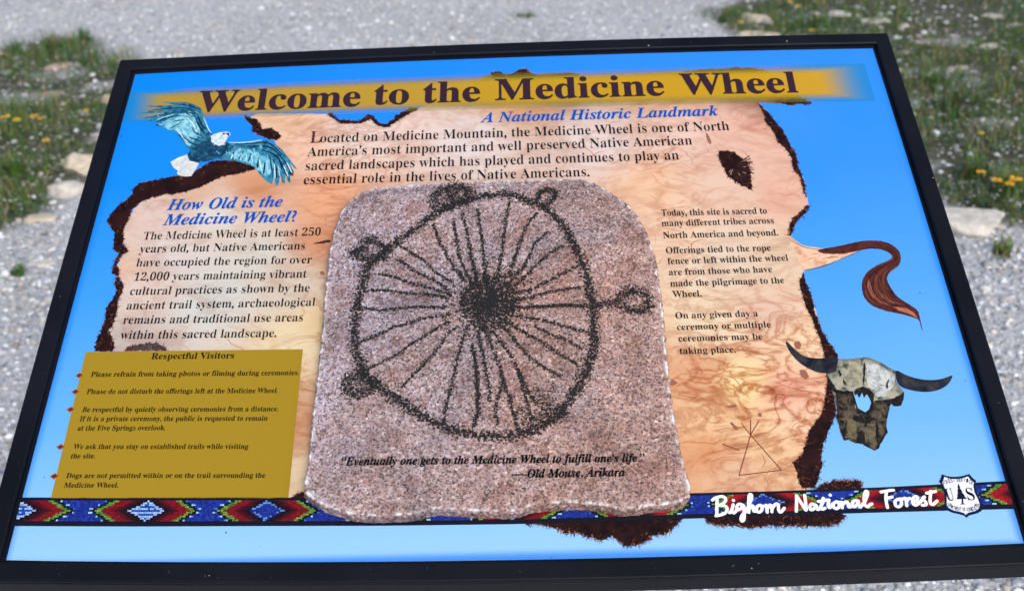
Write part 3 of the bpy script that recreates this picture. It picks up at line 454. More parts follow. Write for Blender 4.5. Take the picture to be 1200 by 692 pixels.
def hide_material():
    m, nt, p = mat('hide_print')
    tc = node(nt, 'ShaderNodeTexCoord')
    a = node(nt, 'ShaderNodeAttribute', attribute_name='Col')
    mp = node(nt, 'ShaderNodeMapping')
    mp.inputs['Scale'].default_value = (0.7, 1.25, 1)
    mp.inputs['Rotation'].default_value = (0, 0, 0.25)
    nt.links.new(tc.outputs['Object'], mp.inputs['Vector'])
    n1 = node(nt, 'ShaderNodeTexNoise', i_Scale=11.0, i_Detail=7.0, i_Roughness=0.6, i_Distortion=1.6)
    n2 = node(nt, 'ShaderNodeTexNoise', i_Scale=17.0, i_Detail=5.0, i_Roughness=0.55, i_Distortion=1.6)
    n3 = node(nt, 'ShaderNodeTexNoise', i_Scale=6.0, i_Detail=3.0)
    for n in (n1, n2, n3):
        nt.links.new(mp.outputs[0], n.inputs['Vector'])
    r1 = ramp(nt, [(0.36, (0.72, 0.50, 0.40, 1)), (0.47, (0.96, 0.88, 0.82, 1)), (0.52, (1, 1, 1, 1)), (0.62, (1.0, 0.97, 0.96, 1)), (0.74, (1.05, 1.04, 1.02, 1))])
    nt.links.new(n1.outputs['Fac'], r1.inputs[0])
    r2 = ramp(nt, [(0.45, (1, 1, 1, 1)), (0.485, (0.70, 0.48, 0.40, 1)), (0.50, (0.62, 0.40, 0.32, 1)), (0.515, (0.84, 0.66, 0.58, 1)), (0.55, (1, 1, 1, 1))])
    nt.links.new(n2.outputs['Fac'], r2.inputs[0])
    r3 = ramp(nt, [(0.46, (0.03, 0.03, 0.03, 1)), (0.68, (0.7, 0.7, 0.7, 1))])
    nt.links.new(n3.outputs['Fac'], r3.inputs[0])
    c1 = mixc(nt, 0.45, a.outputs['Color'], r1.outputs[0], 'MULTIPLY')
    n4 = node(nt, 'ShaderNodeTexNoise', i_Scale=24.0, i_Detail=6.0, i_Roughness=0.62, i_Distortion=2.0)
    nt.links.new(mp.outputs[0], n4.inputs['Vector'])
    r4 = ramp(nt, [(0.36, (0.62, 0.42, 0.34, 1)), (0.44, (0.86, 0.70, 0.61, 1)), (0.50, (1, 0.96, 0.93, 1)), (0.58, (1, 1, 1, 1)), (0.70, (1.10, 1.14, 1.16, 1))])
    nt.links.new(n4.outputs['Fac'], r4.inputs[0])
    c2 = mixc(nt, a.outputs['Alpha'], c1, mixc(nt, 1.0, mixc(nt, 1.0, c1, r4.outputs[0], 'MULTIPLY'), r2.outputs[0], 'MULTIPLY'))
    nt.links.new(c2, p.inputs['Base Color'])
    p.inputs['Roughness'].default_value = 0.34
    p.inputs['Specular IOR Level'].default_value = 0.10
    return m


def frame_material():
    m, nt, p = mat('black_painted_metal')
    tc = node(nt, 'ShaderNodeTexCoord')
    n = node(nt, 'ShaderNodeTexNoise', i_Scale=9.0, i_Detail=6.0)
    nt.links.new(tc.outputs['Object'], n.inputs['Vector'])
    r = ramp(nt, [(0.3, (0.003, 0.004, 0.007, 1)), (0.75, (0.007, 0.008, 0.013, 1))])
    nt.links.new(n.outputs['Fac'], r.inputs[0])
    nt.links.new(r.outputs[0], p.inputs['Base Color'])
    p.inputs['Roughness'].default_value = 0.40
    p.inputs['Specular IOR Level'].default_value = 0.10
    f = node(nt, 'ShaderNodeTexNoise', i_Scale=900.0, i_Detail=2.0)
    nt.links.new(tc.outputs['Object'], f.inputs['Vector'])
    b = node(nt, 'ShaderNodeBump', i_Strength=0.12, i_Distance=0.0004)
    nt.links.new(f.outputs['Fac'], b.inputs['Height'])
    nt.links.new(b.outputs[0], p.inputs['Normal'])
    return m


def granite_material():
    m, nt, p = mat('pink_granite')
    tc = node(nt, 'ShaderNodeTexCoord')
    v = node(nt, 'ShaderNodeTexVoronoi', i_Scale=430.0)
    v2 = node(nt, 'ShaderNodeTexVoronoi', i_Scale=700.0)
    v3 = node(nt, 'ShaderNodeTexVoronoi', i_Scale=210.0)
    nz = node(nt, 'ShaderNodeTexNoise', i_Scale=900.0, i_Detail=2.0)
    add = node(nt, 'ShaderNodeVectorMath', operation='MULTIPLY_ADD')
    nt.links.new(nz.outputs['Color'], add.inputs[0])
    add.inputs[1].default_value = (0.0022, 0.0022, 0.0022)
    nt.links.new(tc.outputs['Object'], add.inputs[2])
    for q in (v, v2, v3):
        nt.links.new(add.outputs[0], q.inputs['Vector'])
    s1 = node(nt, 'ShaderNodeSeparateColor')
    nt.links.new(v.outputs['Color'], s1.inputs[0])
    s2 = node(nt, 'ShaderNodeSeparateColor')
    nt.links.new(v2.outputs['Color'], s2.inputs[0])
    s3 = node(nt, 'ShaderNodeSeparateColor')
    nt.links.new(v3.outputs['Color'], s3.inputs[0])
    r1 = ramp(nt, [(0.0, rgb(118, 100, 104)), (0.18, rgb(158, 138, 138)), (0.42, rgb(182, 162, 162)), (0.62, rgb(176, 168, 182)), (0.84, rgb(194, 180, 180)), (0.97, rgb(212, 204, 206)), (1.0, rgb(238, 232, 232))])
    nt.links.new(s1.outputs[0], r1.inputs[0])
    # large drifts of tint: lavender grey to pinkish brown
    nl = node(nt, 'ShaderNodeTexNoise', i_Scale=9.0, i_Detail=5.0, i_Roughness=0.65)
    nt.links.new(tc.outputs['Object'], nl.inputs['Vector'])
    sp = node(nt, 'ShaderNodeSeparateXYZ')
    nt.links.new(tc.outputs['Object'], sp.inputs[0])
    ma = node(nt, 'ShaderNodeMath', operation='MULTIPLY_ADD')
    nt.links.new(sp.outputs['X'], ma.inputs[0])
    ma.inputs[1].default_value = 0.8
    nt.links.new(nl.outputs['Fac'], ma.inputs[2])
    mb_ = node(nt, 'ShaderNodeMath', operation='MULTIPLY_ADD')
    nt.links.new(sp.outputs['Y'], mb_.inputs[0])
    mb_.inputs[1].default_value = -0.5
    nt.links.new(ma.outputs[0], mb_.inputs[2])
    rt = ramp(nt, [(0.28, (0.88, 0.89, 1.0, 1)), (0.48, (0.94, 0.86, 0.84, 1)), (0.68, (0.98, 0.77, 0.65, 1))])
    nt.links.new(mb_.outputs[0], rt.inputs[0])
    c = mixc(nt, 1.0, r1.outputs[0], rt.outputs[0], 'MULTIPLY')
    # brown and dark mineral grains
    g1 = ramp(nt, [(0.86, (0, 0, 0, 1)), (0.88, (1, 1, 1, 1))])
    nt.links.new(s3.outputs[1], g1.inputs[0])
    gm = node(nt, 'ShaderNodeMath', operation='MULTIPLY')
    nt.links.new(g1.outputs[0], gm.inputs[0])
    nt.links.new(s2.outputs[1], gm.inputs[1])
    c = mixc(nt, gm.outputs[0], c, rgb(126, 92, 78))
    g2 = ramp(nt, [(0.83, (0, 0, 0, 1)), (0.845, (0.95, 0.95, 0.95, 1))])
    nt.links.new(s2.outputs[0], g2.inputs[0])
    c = mixc(nt, g2.outputs[0], c, rgb(58, 52, 58))
    # broad rusty stains
    n6 = node(nt, 'ShaderNodeTexNoise', i_Scale=22.0, i_Detail=6.0, i_Roughness=0.7)
    nt.links.new(tc.outputs['Object'], n6.inputs['Vector'])
    r6 = ramp(nt, [(0.50, (0, 0, 0, 1)), (0.68, (0.8, 0.8, 0.8, 1))])
    nt.links.new(n6.outputs['Fac'], r6.inputs[0])
    c = mixc(nt, r6.outputs[0], c, mixc(nt, 1.0, c, (0.74, 0.55, 0.48, 1), 'MULTIPLY'))
    n7 = node(nt, 'ShaderNodeTexNoise', i_Scale=13.0, i_Detail=7.0, i_Roughness=0.72, i_Distortion=0.6)
    nt.links.new(tc.outputs['Object'], n7.inputs['Vector'])
    r7 = ramp(nt, [(0.32, (0.58, 0.55, 0.56, 1)), (0.48, (0.93, 0.92, 0.92, 1)), (0.66, (1.20, 1.20, 1.22, 1))])
    nt.links.new(n7.outputs['Fac'], r7.inputs[0])
    c = mixc(nt, 1.0, c, r7.outputs[0], 'MULTIPLY')
    n8 = node(nt, 'ShaderNodeTexNoise', i_Scale=58.0, i_Detail=5.0, i_Roughness=0.75)
    nt.links.new(tc.outputs['Object'], n8.inputs['Vector'])
    r8 = ramp(nt, [(0.60, (0, 0, 0, 1)), (0.68, (0.75, 0.75, 0.75, 1))])
    nt.links.new(n8.outputs['Fac'], r8.inputs[0])
    c = mixc(nt, r8.outputs[0], c, rgb(104, 78, 70))
    # bruised, paler crystal along the broken rim, with edge highlights painted into its colour
    at = node(nt, 'ShaderNodeAttribute', attribute_name='Col')
    sa = node(nt, 'ShaderNodeSeparateColor')
    nt.links.new(at.outputs['Color'], sa.inputs[0])
    c = mixc(nt, sa.outputs[0], c, rgb(246, 246, 252))
    nt.links.new(c, p.inputs['Base Color'])
    p.inputs['Roughness'].default_value = 0.55
    p.inputs['Specular IOR Level'].default_value = 0.4
    bn = node(nt, 'ShaderNodeTexNoise', i_Scale=330.0, i_Detail=4.0, i_Roughness=0.7)
    nt.links.new(tc.outputs['Object'], bn.inputs['Vector'])
    b = node(nt, 'ShaderNodeBump', i_Strength=0.9, i_Distance=0.0016)
    nt.links.new(bn.outputs['Fac'], b.inputs['Height'])
    nt.links.new(b.outputs[0], p.inputs['Normal'])
    return m


def attr_material(name, rough=0.8, spec=0.2, bump=None):
    m, nt, p = mat(name)
    a = node(nt, 'ShaderNodeAttribute', attribute_name='Col')
    src = a.outputs['Color']
    if bump:
        tc = node(nt, 'ShaderNodeTexCoord')
        n = node(nt, 'ShaderNodeTexNoise', i_Scale=bump[0], i_Detail=6.0, i_Roughness=0.65)
        nt.links.new(tc.outputs['Object'], n.inputs['Vector'])
        b = node(nt, 'ShaderNodeBump', i_Strength=0.8, i_Distance=bump[1])
        nt.links.new(n.outputs['Fac'], b.inputs['Height'])
        nt.links.new(b.outputs[0], p.inputs['Normal'])
        r = ramp(nt, [(0.3, (0.72, 0.70, 0.68, 1)), (0.65, (1.05, 1.03, 1.0, 1))])
        nt.links.new(n.outputs['Fac'], r.inputs[0])
        src = mixc(nt, 1.0, src, r.outputs[0], 'MULTIPLY')
    nt.links.new(src, p.inputs['Base Color'])
    p.inputs['Roughness'].default_value = rough
    p.inputs['Specular IOR Level'].default_value = spec
    return m


def ground_material():
    m, nt, p = mat('gravel_ground')
    tc = node(nt, 'ShaderNodeTexCoord')
    v = node(nt, 'ShaderNodeTexVoronoi', i_Scale=85.0)
    vb = node(nt, 'ShaderNodeTexVoronoi', i_Scale=190.0)
    nl = node(nt, 'ShaderNodeTexNoise', i_Scale=1.3, i_Detail=6.0, i_Roughness=0.6)
    for q in (v, vb, nl):
        nt.links.new(tc.outputs['Object'], q.inputs['Vector'])
    s = node(nt, 'ShaderNodeSeparateColor')
    nt.links.new(v.outputs['Color'], s.inputs[0])
    r = ramp(nt, [(0.0, (0.17, 0.17, 0.18, 1)), (0.3, (0.32, 0.32, 0.33, 1)), (0.55, (0.42, 0.40, 0.38, 1)), (0.8, (0.47, 0.47, 0.48, 1)), (1.0, (0.58, 0.57, 0.56, 1))])
    nt.links.new(s.outputs[0], r.inputs[0])
    s2 = node(nt, 'ShaderNodeSeparateColor')
    nt.links.new(vb.outputs['Color'], s2.inputs[0])
    r2 = ramp(nt, [(0.0, (0.30, 0.30, 0.31, 1)), (0.5, (0.42, 0.41, 0.40, 1)), (1.0, (0.60, 0.60, 0.60, 1))])
    nt.links.new(s2.outputs[0], r2.inputs[0])
    c = mixc(nt, 1.0, mixc(nt, 0.45, r.outputs[0], r2.outputs[0]), (0.98, 1.03, 1.10, 1), 'MULTIPLY')
    rl = ramp(nt, [(0.3, (0.86, 0.85, 0.84, 1)), (0.7, (1.05, 1.05, 1.06, 1))])
    nt.links.new(nl.outputs['Fac'], rl.inputs[0])
    c = mixc(nt, 1.0, c, rl.outputs[0], 'MULTIPLY')
    # soil under the plants
    a = node(nt, 'ShaderNodeAttribute', attribute_name='Col')
    ns = node(nt, 'ShaderNodeTexNoise', i_Scale=26.0, i_Detail=6.0, i_Roughness=0.7)
    nt.links.new(tc.outputs['Object'], ns.inputs['Vector'])
    rs = ramp(nt, [(0.3, (0.03, 0.036, 0.02, 1)), (0.52, (0.065, 0.068, 0.045, 1)), (0.68, (0.15, 0.145, 0.13, 1)), (0.8, (0.32, 0.31, 0.30, 1))])
    nt.links.new(ns.outputs['Fac'], rs.inputs[0])
    sx = node(nt, 'ShaderNodeSeparateColor')
    nt.links.new(a.outputs['Color'], sx.inputs[0])
    c = mixc(nt, sx.outputs[0], c, rs.outputs[0])
    nt.links.new(c, p.inputs['Base Color'])
    p.inputs['Roughness'].default_value = 0.9
    p.inputs['Specular IOR Level'].default_value = 0.15
    b = node(nt, 'ShaderNodeBump', i_Strength=0.7, i_Distance=0.006)
    nt.links.new(v.outputs['Distance'], b.inputs['Height'])
    b.invert = True
    nt.links.new(b.outputs[0], p.inputs['Normal'])
    return m


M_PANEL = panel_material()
M_HIDE = hide_material()
M_FRAME = frame_material()
M_GRANITE = granite_material()
M_GROUND = ground_material()
M_PEBBLE = attr_material('pebble_stone', 0.85, 0.2)
M_ROCK = attr_material('limestone', 0.9, 0.15, (28.0, 0.02))
M_LEAF = attr_material('leaf_green', 0.6, 0.25)
M_PETAL = attr_material('petal_yellow', 0.6, 0.2)
M_STIPPLE = attr_material('black_stipple', 0.6, 0.3)

# ---------------------------------------------------------------- ground
VEG = [GROUND['veg_left'], GROUND['veg_right']]


def seg_dist(p, poly):
    best = 9e9
    for i in range(len(poly)):
        a, b = poly[i - 1], poly[i]
        dx, dy = b[0] - a[0], b[1] - a[1]
        t = max(0, min(1, ((p[0] - a[0]) * dx + (p[1] - a[1]) * dy) / (dx * dx + dy * dy + 1e-9)))
        best = min(best, math.hypot(p[0] - a[0] - dx * t, p[1] - a[1] - dy * t))
    return best


BARE = GROUND['bare']


def veg(x, y):
    """how densely plants grow at a ground point, 0..1, with a ragged edge"""
    w = 0.0
    for poly in VEG:
        s = seg_dist((x, y), poly) * (1 if inside((x, y), poly) else -1)
        w = max(w, min(1, max(0, 0.5 + (s + 0.16 * noise.noise((x * 3.1, y * 3.1, 0))) / 0.14)))
    for cx, cy, rx, ry in BARE:
        q = ((x - cx) / rx) ** 2 + ((y - cy) / ry) ** 2 + .5 * noise.noise((x * 5, y * 5, 12))
        if q < 1.3:
            w = min(w, .45 + .55 * max(0, (q - .5) / .8))
    return w


def axis(lo, hi, step, far):
    a = list(np.arange(lo, hi + 1e-6, step))
    k = [0.3, 0.8, 1.6, 3, 6, 12, 25, 50, 100, far]
    return [lo - q for q in reversed(k)] + a + [hi + q for q in k]


def hgt(x, y):
    return 0.02 * noise.noise((x * 0.7, y * 0.7, 3)) + 0.006 * noise.noise((x * 4, y * 4, 5)) - 0.01


ax = axis(-4.0, 4.6, 0.06, 400)
ay = axis(-2.0, 8.6, 0.06, 400)
gm = MB()
nx, ny = len(ax), len(ay)
for j in range(ny):
    for i in range(nx):
        x, y = ax[i], ay[j]
        far = abs(x) > 12 or abs(y) > 12
        gm.v.append((x, y, 0 if far else hgt(x, y)))
        w = veg(x, y) if not far else 0
        gm.c.append((w, w, w, 1))
gm.f = [(j * nx + i, j * nx + i + 1, (j + 1) * nx + i + 1, (j + 1) * nx + i) for j in range(ny - 1) for i in range(nx - 1)]
tag(gm.build('ground', M_GROUND, smooth=True), kind='structure')

# loose gravel: nobody could count it
ICO_V, ICO_F = None, None
bm = bmesh.new()
bmesh.ops.create_icosphere(bm, subdivisions=1, radius=1)
ICO_V = np.array([v.co[:] for v in bm.verts])
ICO_F = np.array([[v.index for v in f.verts] for f in bm.faces])
bm.free()


def pebbles(name, spots, sizes, cols, seed):
    r = np.random.default_rng(seed)
    N = len(spots)
    nv, nf = len(ICO_V), len(ICO_F)
    V = np.repeat(ICO_V[None], N, 0) * (1 + r.uniform(-0.28, 0.28, (N, nv, 1)))
    sc = sizes[:, None, None] * np.stack([r.uniform(0.8, 1.3, N), r.uniform(0.7, 1.1, N), r.uniform(0.45, 0.75, N)], 1)[:, None, :]
    V = V * sc
    a = r.uniform(0, 6.283, N)
    ca, sa = np.cos(a)[:, None], np.sin(a)[:, None]
    X = V[:, :, 0] * ca - V[:, :, 1] * sa
    Y = V[:, :, 0] * sa + V[:, :, 1] * ca
    P = np.stack([X + spots[:, 0:1], Y + spots[:, 1:2], V[:, :, 2] + spots[:, 2:3] + sizes[:, None] * 0.2], 2).reshape(-1, 3)
    Fc = (ICO_F[None] + (np.arange(N) * nv)[:, None, None]).reshape(-1, 3)
    me = bpy.data.meshes.new(name)
    me.vertices.add(len(P))
    me.vertices.foreach_set('co', P.astype(np.float32).ravel())
    me.loops.add(Fc.size)
    me.loops.foreach_set('vertex_index', Fc.astype(np.int32).ravel())
    me.polygons.add(len(Fc))
    me.polygons.foreach_set('loop_start', np.arange(0, Fc.size, 3, dtype=np.int32))
    me.update(calc_edges=True)
    at = me.color_attributes.new('Col', 'FLOAT_COLOR', 'POINT')
    C4 = np.repeat(np.concatenate([cols, np.ones((N, 1))], 1)[:, None], nv, 1)
    at.data.foreach_set('color', C4.astype(np.float32).ravel())
    me.materials.append(M_PEBBLE)
    o = bpy.data.objects.new(name, me)
    COL.objects.link(o)
    return o


rng = np.random.default_rng(4)
sp, sz = [], []
for _ in range(118000):
    y = -0.9 + 7.3 * rng.random() ** 1.15
    e = 1.35 + 0.48 * max(0, y)
    x = rng.uniform(-e, e)
    d_ = min(e - abs(x), y + 0.9)
    if d_ < 0.5 and rng.random() > d_ / 0.5:      # thins out towards finer, trodden gravel
        continue
    w = veg(x, y)
    if rng.random() < w * 0.8:
        continue
    s = 0.0028 + 0.008 * rng.random() ** 2.2
    if y > 3.2:
        s *= 0.9
    if rng.random() < 0.02:
        s *= rng.uniform(1.6, 2.6)
    sp.append((x, y, hgt(x, y)))
    sz.append(s)
for _ in range(4500):      # paler bits lying between the plants
    y = 1.5 + 6.5 * rng.random() ** 1.2
    x = rng.uniform(-0.9 - 0.5 * (y + 0.5), 1.1 + 0.5 * (y + 0.5))
    if veg(x, y) > .4 and noise.noise((x * 1.4, y * 1.4, 44)) > -.05:
        sp.append((x, y, hgt(x, y) + .004))
        sz.append(0.004 + 0.018 * rng.random() ** 3)
sp, sz = np.array(sp), np.array(sz)
pal = np.array([[0.40, 0.40, 0.41], [0.50, 0.49, 0.48], [0.34, 0.33, 0.33], [0.46, 0.41, 0.36], [0.56, 0.56, 0.57], [0.24, 0.25, 0.28], [0.50, 0.42, 0.37], [0.66, 0.64, 0.62]])
pc = pal[rng.choice(len(pal), len(sp), p=[.2, .2, .17, .12, .13, .08, .06, .04])] * rng.uniform(0.5, 1.42, (len(sp), 1)) * np.array([[1.0, 1.05, 1.12]])
tag(pebbles('gravel', sp, sz, pc, 5), kind='stuff')

# low grass and herbs between the stones
gb = MB()
GREENS = [(0.048, 0.12, 0.022), (0.085, 0.15, 0.028), (0.024, 0.076, 0.018), (0.13, 0.15, 0.05), (0.24, 0.22, 0.11), (0.045, 0.115, 0.055)]


def blade(mb, x, y, z, h, w, a, lean, c):
    ca, sa = math.cos(a), math.sin(a)
    wx, wy = -sa * w, ca * w
    p1 = (x + ca * lean * 0.35, y + sa * lean * 0.35, z + h * 0.6)
    p2 = (x + ca * lean, y + sa * lean, z + h)
    d = tuple(v * 0.72 for v in c[:3]) + (1,)
    n = len(mb.v)
    mb.v += [(x - wx, y - wy, z), (x + wx, y + wy, z), (p1[0] + wx * 0.7, p1[1] + wy * 0.7, p1[2]), (p1[0] - wx * 0.7, p1[1] - wy * 0.7, p1[2]), p2]
    c4 = tuple(c[:3]) + (1,)
    mb.c += [c4] * 5
    mb.f += [(n, n + 1, n + 2, n + 3), (n + 3, n + 2, n + 4)]


rg = random.Random(11)
cnt = 0
for _ in range(115000):
    y = 1.5 + 7.0 * rg.random() ** 1.2
    x = rg.uniform(-0.9 - 0.5 * (y + 0.5), 1.1 + 0.5 * (y + 0.5))
    w = veg(x, y)
    if rg.random() > w:
        continue
    cl = noise.noise((x * 2.6, y * 2.6, 9)) + 0.5 * noise.noise((x * 8, y * 8, 2))
    if cl < -0.16 + rg.uniform(-0.3, 0.12):
        continue
    z = hgt(x, y)
    base = GREENS[min(5, max(0, int(3 + 3.5 * noise.noise((x * 1.7, y * 1.7, 20)) + rg.uniform(-2.6, 2.6))))]
    for k in range(rg.randint(2, 4)):
        c = tuple(v * rg.uniform(0.75, 1.3) for v in base)
        h = rg.uniform(0.018, 0.05) * (1 + 1.8 * max(0, cl))
        if rg.random() < 0.55:
            blade(gb, x + rg.uniform(-.012, .012), y + rg.uniform(-.012, .012), z, h, rg.uniform(0.0009, 0.002), rg.uniform(0, 6.28), h * rg.uniform(0.1, 0.8), c)
        else:   # a small broad leaf
            a = rg.uniform(0, 6.28)
            L = rg.uniform(0.006, 0.016)
            bx, by, bz = x + rg.uniform(-.02, .02), y + rg.uniform(-.02, .02), z + rg.uniform(0.004, 0.03)
            ca, sa = math.cos(a), math.sin(a)
            up = rg.uniform(-0.2, 0.8)
            gb.face([(bx, by, bz), (bx + ca * L * .5 - sa * L * .32, by + sa * L * .5 + ca * L * .32, bz + L * up * .5), (bx + ca * L, by + sa * L, bz + L * up), (bx + ca * L * .5 + sa * L * .32, by + sa * L * .5 - ca * L * .32, bz + L * up * .5)], tuple(c) + (1,))
    if rg.random() < 0.05:   # tiny pale blossoms
        c = rg.choice([(0.50, 0.48, 0.58, 1), (0.60, 0.60, 0.58, 1), (0.42, 0.38, 0.55, 1)])
        for k in range(rg.randint(1, 3)):
            bx, by, bz = x + rg.uniform(-.03, .03), y + rg.uniform(-.03, .03), z + rg.uniform(.02, .05)
            gb.face([(bx + math.cos(t) * .004, by + math.sin(t) * .004, bz + .001 * math.cos(3 * t)) for t in np.linspace(0, 5.2, 6)], c)
tag(gb.build('grass', M_LEAF), kind='stuff')

# ---------------------------------------------------------------- rocks
ROCK_LABELS = [
    'large flat pale limestone slab on the gravel just right of the sign frame',
    'cream boulder at the path edge, the upper one of a pair behind the sign',
    'low pale ledge stone below the cream boulder at the path edge',
    'small whitish stone in grass right of the cream boulder pair',
    'long flat white stone in the grass straight above the right frame corner',
    'rounded little white stone just below the long flat white stone',
    'white flat stone far back in the grass at the upper right picture corner',
    'white stone lying alone in grass two hand widths right of the frame corner',
    'bright white stone in the grass nearest to the right frame corner',
    'tan stone between the two white stones right of the frame corner',
    'white stone cut by the right picture edge near the top',
    'small grey stone among yellow flowers between the boulders and the frame corner',
    'thin grey stone flush with the soil above the tan stone',
    'wide grey stone half sunk in the soil above the spiky green tuft',
    'tall rounded cream rock beside the left side of the sign frame',
    'broad white rock in front of the tall cream rock left of the sign',
    'pale rock at the lower end of the left plant patch, on the gravel edge',
    'flat pinkish stone between two grass strips left of the sign corner',
    'small pink rock tucked against the upper left frame edge',
    'flat white stone alone on the lower left gravel below the plants',
    'pinkish flat stone at the back of the left plant patch',
    'little grey stone low in the grass right of the frame, above the tuft leaves',
    'small dull stone in the grass close above the bright white stone',
    'flat dull stone just behind the top frame rail near its right end',
    'pale grey stone at the right picture edge beneath the cut white one',
    'small rough stone against the near edge of the large limestone slab',
]


def rock(name, w, d, h, seed, col, flat=0.0):
    bm = bmesh.new()
    bmesh.ops.create_icosphere(bm, subdivisions=4, radius=1)
    r = random.Random(seed)
    cuts = []
    for _ in range(9):
        n = Vector((r.gauss(0, 1), r.gauss(0, 1), r.gauss(0.2, 0.8))).normalized()
        cuts.append((n, r.uniform(0.62, 0.9)))
    if flat:
        cuts.append((Vector((r.uniform(-.1, .1), r.uniform(-.15, .05), 1)).normalized(), flat))
    for v in bm.verts:
        p = v.co.copy()
        for n, k in cuts:
            q = p.dot(n)
            if q > k:
                p -= n * (q - k) * 0.92
        q = p * 2.2
        p *= 1 + 0.10 * noise.noise(q + Vector((seed, 0, 0))) + 0.05 * noise.noise(q * 3 + Vector((0, seed, 0)))
        v.co = Vector((p.x * w / 2 * 1.12, p.y * d / 2 * 1.12, (p.z + 0.35) * h / 1.25))
    me = bpy.data.meshes.new(name)
    bm.to_mesh(me)
    bm.free()
    at = me.color_attributes.new('Col', 'FLOAT_COLOR', 'POINT')
    cc = []
    for v in me.vertices:
        k = 1 + 0.25 * noise.noise(v.co * (6 / max(w, .05)) + Vector((seed, 3, 1)))
        cc += [col[0] * k, col[1] * k, col[2] * k, 1]
    at.data.foreach_set('color', cc)
    me.polygons.foreach_set('use_smooth', [True] * len(me.polygons))
    me.materials.append(M_ROCK)
    o = bpy.data.objects.new(name, me)
    COL.objects.link(o)
    return o


WARM, PALE, PINK, GREY = (0.52, 0.47, 0.40), (0.60, 0.58, 0.55), (0.50, 0.40, 0.35), (0.36, 0.35, 0.35)
RT = [PALE, WARM, WARM, PALE, PALE, PALE, PALE, PALE, PALE, PINK, PALE, GREY, GREY, GREY, WARM, PALE, WARM, PINK, PINK, PALE, PINK, GREY, GREY, GREY, GREY, WARM]
for i, (x, y, w, ar) in enumerate(GROUND['rocks']):
    d = w * min(0.8, max(0.45, ar * 1.3))
    h = max(w * 0.16, (ar * w - d * 0.45) / 0.85)
    w *= 1.2 if i in (0, 14, 15, 16, 19) else 1.0
    d *= 1.2 if i in (0, 14, 15, 16) else 1.0
    h *= 1.15 if i in (0, 14, 15) else 1.0
    o = rock('rock', w, d, h, i * 7.3 + 2, RT[i], 0.5 if i in (0, 2, 4, 17, 19, 20) else 0)
    o.location = (x, y, hgt(x, y) - 0.004)
    o.rotation_euler = (0, 0, rnd.uniform(-0.4, 0.4))
    tag(o, ROCK_LABELS[i], 'rock', 'pale rocks lying around the sign')

# ---------------------------------------------------------------- flowers and leafy plants
FLOWER_LABELS = [
    'yellow flower at the left picture edge, first of a cluster of four in the grass', 'second yellow flower of the left cluster, close beside the edge one',
    'third yellow flower of the left cluster, nearly touching the fourth', 'fourth yellow flower of the left cluster, nearest to the sign',
    'single yellow flower below the left cluster of four', 'single small yellow flower close to the upper left frame rail',
    'orange yellow flower nearest the right frame rail, above the limestone slab', 'orange yellow flower in the middle of the row above the limestone slab',
    'low orange yellow flower between two others right of the limestone slab', 'large orange yellow flower at the right picture edge above the limestone slab',
    'yellow flower at the top picture edge, upper right of a pair beyond the frame', 'yellow flower at the top picture edge, left of a pair beyond the frame',
    'pale yellow flower just above the top frame rail near its right end', 'small yellow flower a little above the pale one by the top rail',
    'single dim yellow flower in grass below the spiky tuft', 'yellow flower growing by the cream boulders at the path edge']


def flower(x, y, s, seed, orange):
    r = random.Random(seed)
    root = empty('flower', (x, y, hgt(x, y)), r.uniform(0, 6))
    m = MB()
    h = 0.11
    lx, ly = r.uniform(-.01, .01), r.uniform(-.01, .01)
    for k in range(3):
        a, b = k * 2.09, (k + 1) * 2.09
        for (t0, t1) in ((0, .5), (.5, 1)):
            m.face([(lx * t0 + .0012 * math.cos(a), ly * t0 + .0012 * math.sin(a), h * t0), (lx * t0 + .0012 * math.cos(b), ly * t0 + .0012 * math.sin(b), h * t0), (lx * t1 + .001 * math.cos(b), ly * t1 + .001 * math.sin(b), h * t1), (lx * t1 + .001 * math.cos(a), ly * t1 + .001 * math.sin(a), h * t1)], (0.06, 0.10, 0.03, 1))
    for k in range(6):
        blade(m, 0, 0, 0, r.uniform(.03, .07), .0022, r.uniform(0, 6.28), r.uniform(.01, .035), (0.06, 0.095, 0.03))
    m.build('stem', M_LEAF, root)
    p = MB()
    c = (0.80, 0.42, 0.02, 1) if orange else (0.72, 0.52, 0.05, 1)
    n = 11
    for k in range(n):
        a = k * 6.283 / n + r.uniform(-.1, .1)
        ca, sa = math.cos(a), math.sin(a)
        z = h + .0005 * (k % 3)
        R1, wd = s * r.uniform(.9, 1.1), s * .24
        dz = s * r.uniform(-.1, .25)
        p.face([(lx + ca * s * .2, ly + sa * s * .2, z), (lx + ca * R1 * .65 - sa * wd, ly + sa * R1 * .65 + ca * wd, z + dz * .6), (lx + ca * R1, ly + sa * R1, z + dz), (lx + ca * R1 * .65 + sa * wd, ly + sa * R1 * .65 - ca * wd, z + dz * .6)], c)
    p.build('petals', M_PETAL, root)
    d = MB()
    ring = [(lx + math.cos(t) * s * .33, ly + math.sin(t) * s * .33, h + .002) for t in np.linspace(0, 5.76, 12)]
    ring2 = [(lx + math.cos(t) * s * .2, ly + math.sin(t) * s * .2, h + .002 + s * .2) for t in np.linspace(0, 5.76, 12)]
    for k in range(12):
        d.face([ring[k], ring[(k + 1) % 12], ring2[(k + 1) % 12], ring2[k]], (0.45, 0.22, 0.02, 1))
    d.face(ring2, (0.5, 0.26, 0.02, 1))
    d.build('disc', M_PETAL, root)
    return root


for i, (x, y) in enumerate(GROUND['flowers']):
    s = 1.35 * [.015, .013, .014, .013, .012, .010, .013, .014, .012, .017, .014, .012, .011, .011, .009, .012][i]
    tag(flower(x, y, s, i + 50, 6 <= i <= 9), FLOWER_LABELS[i], 'flower', 'yellow wildflowers in the grass')

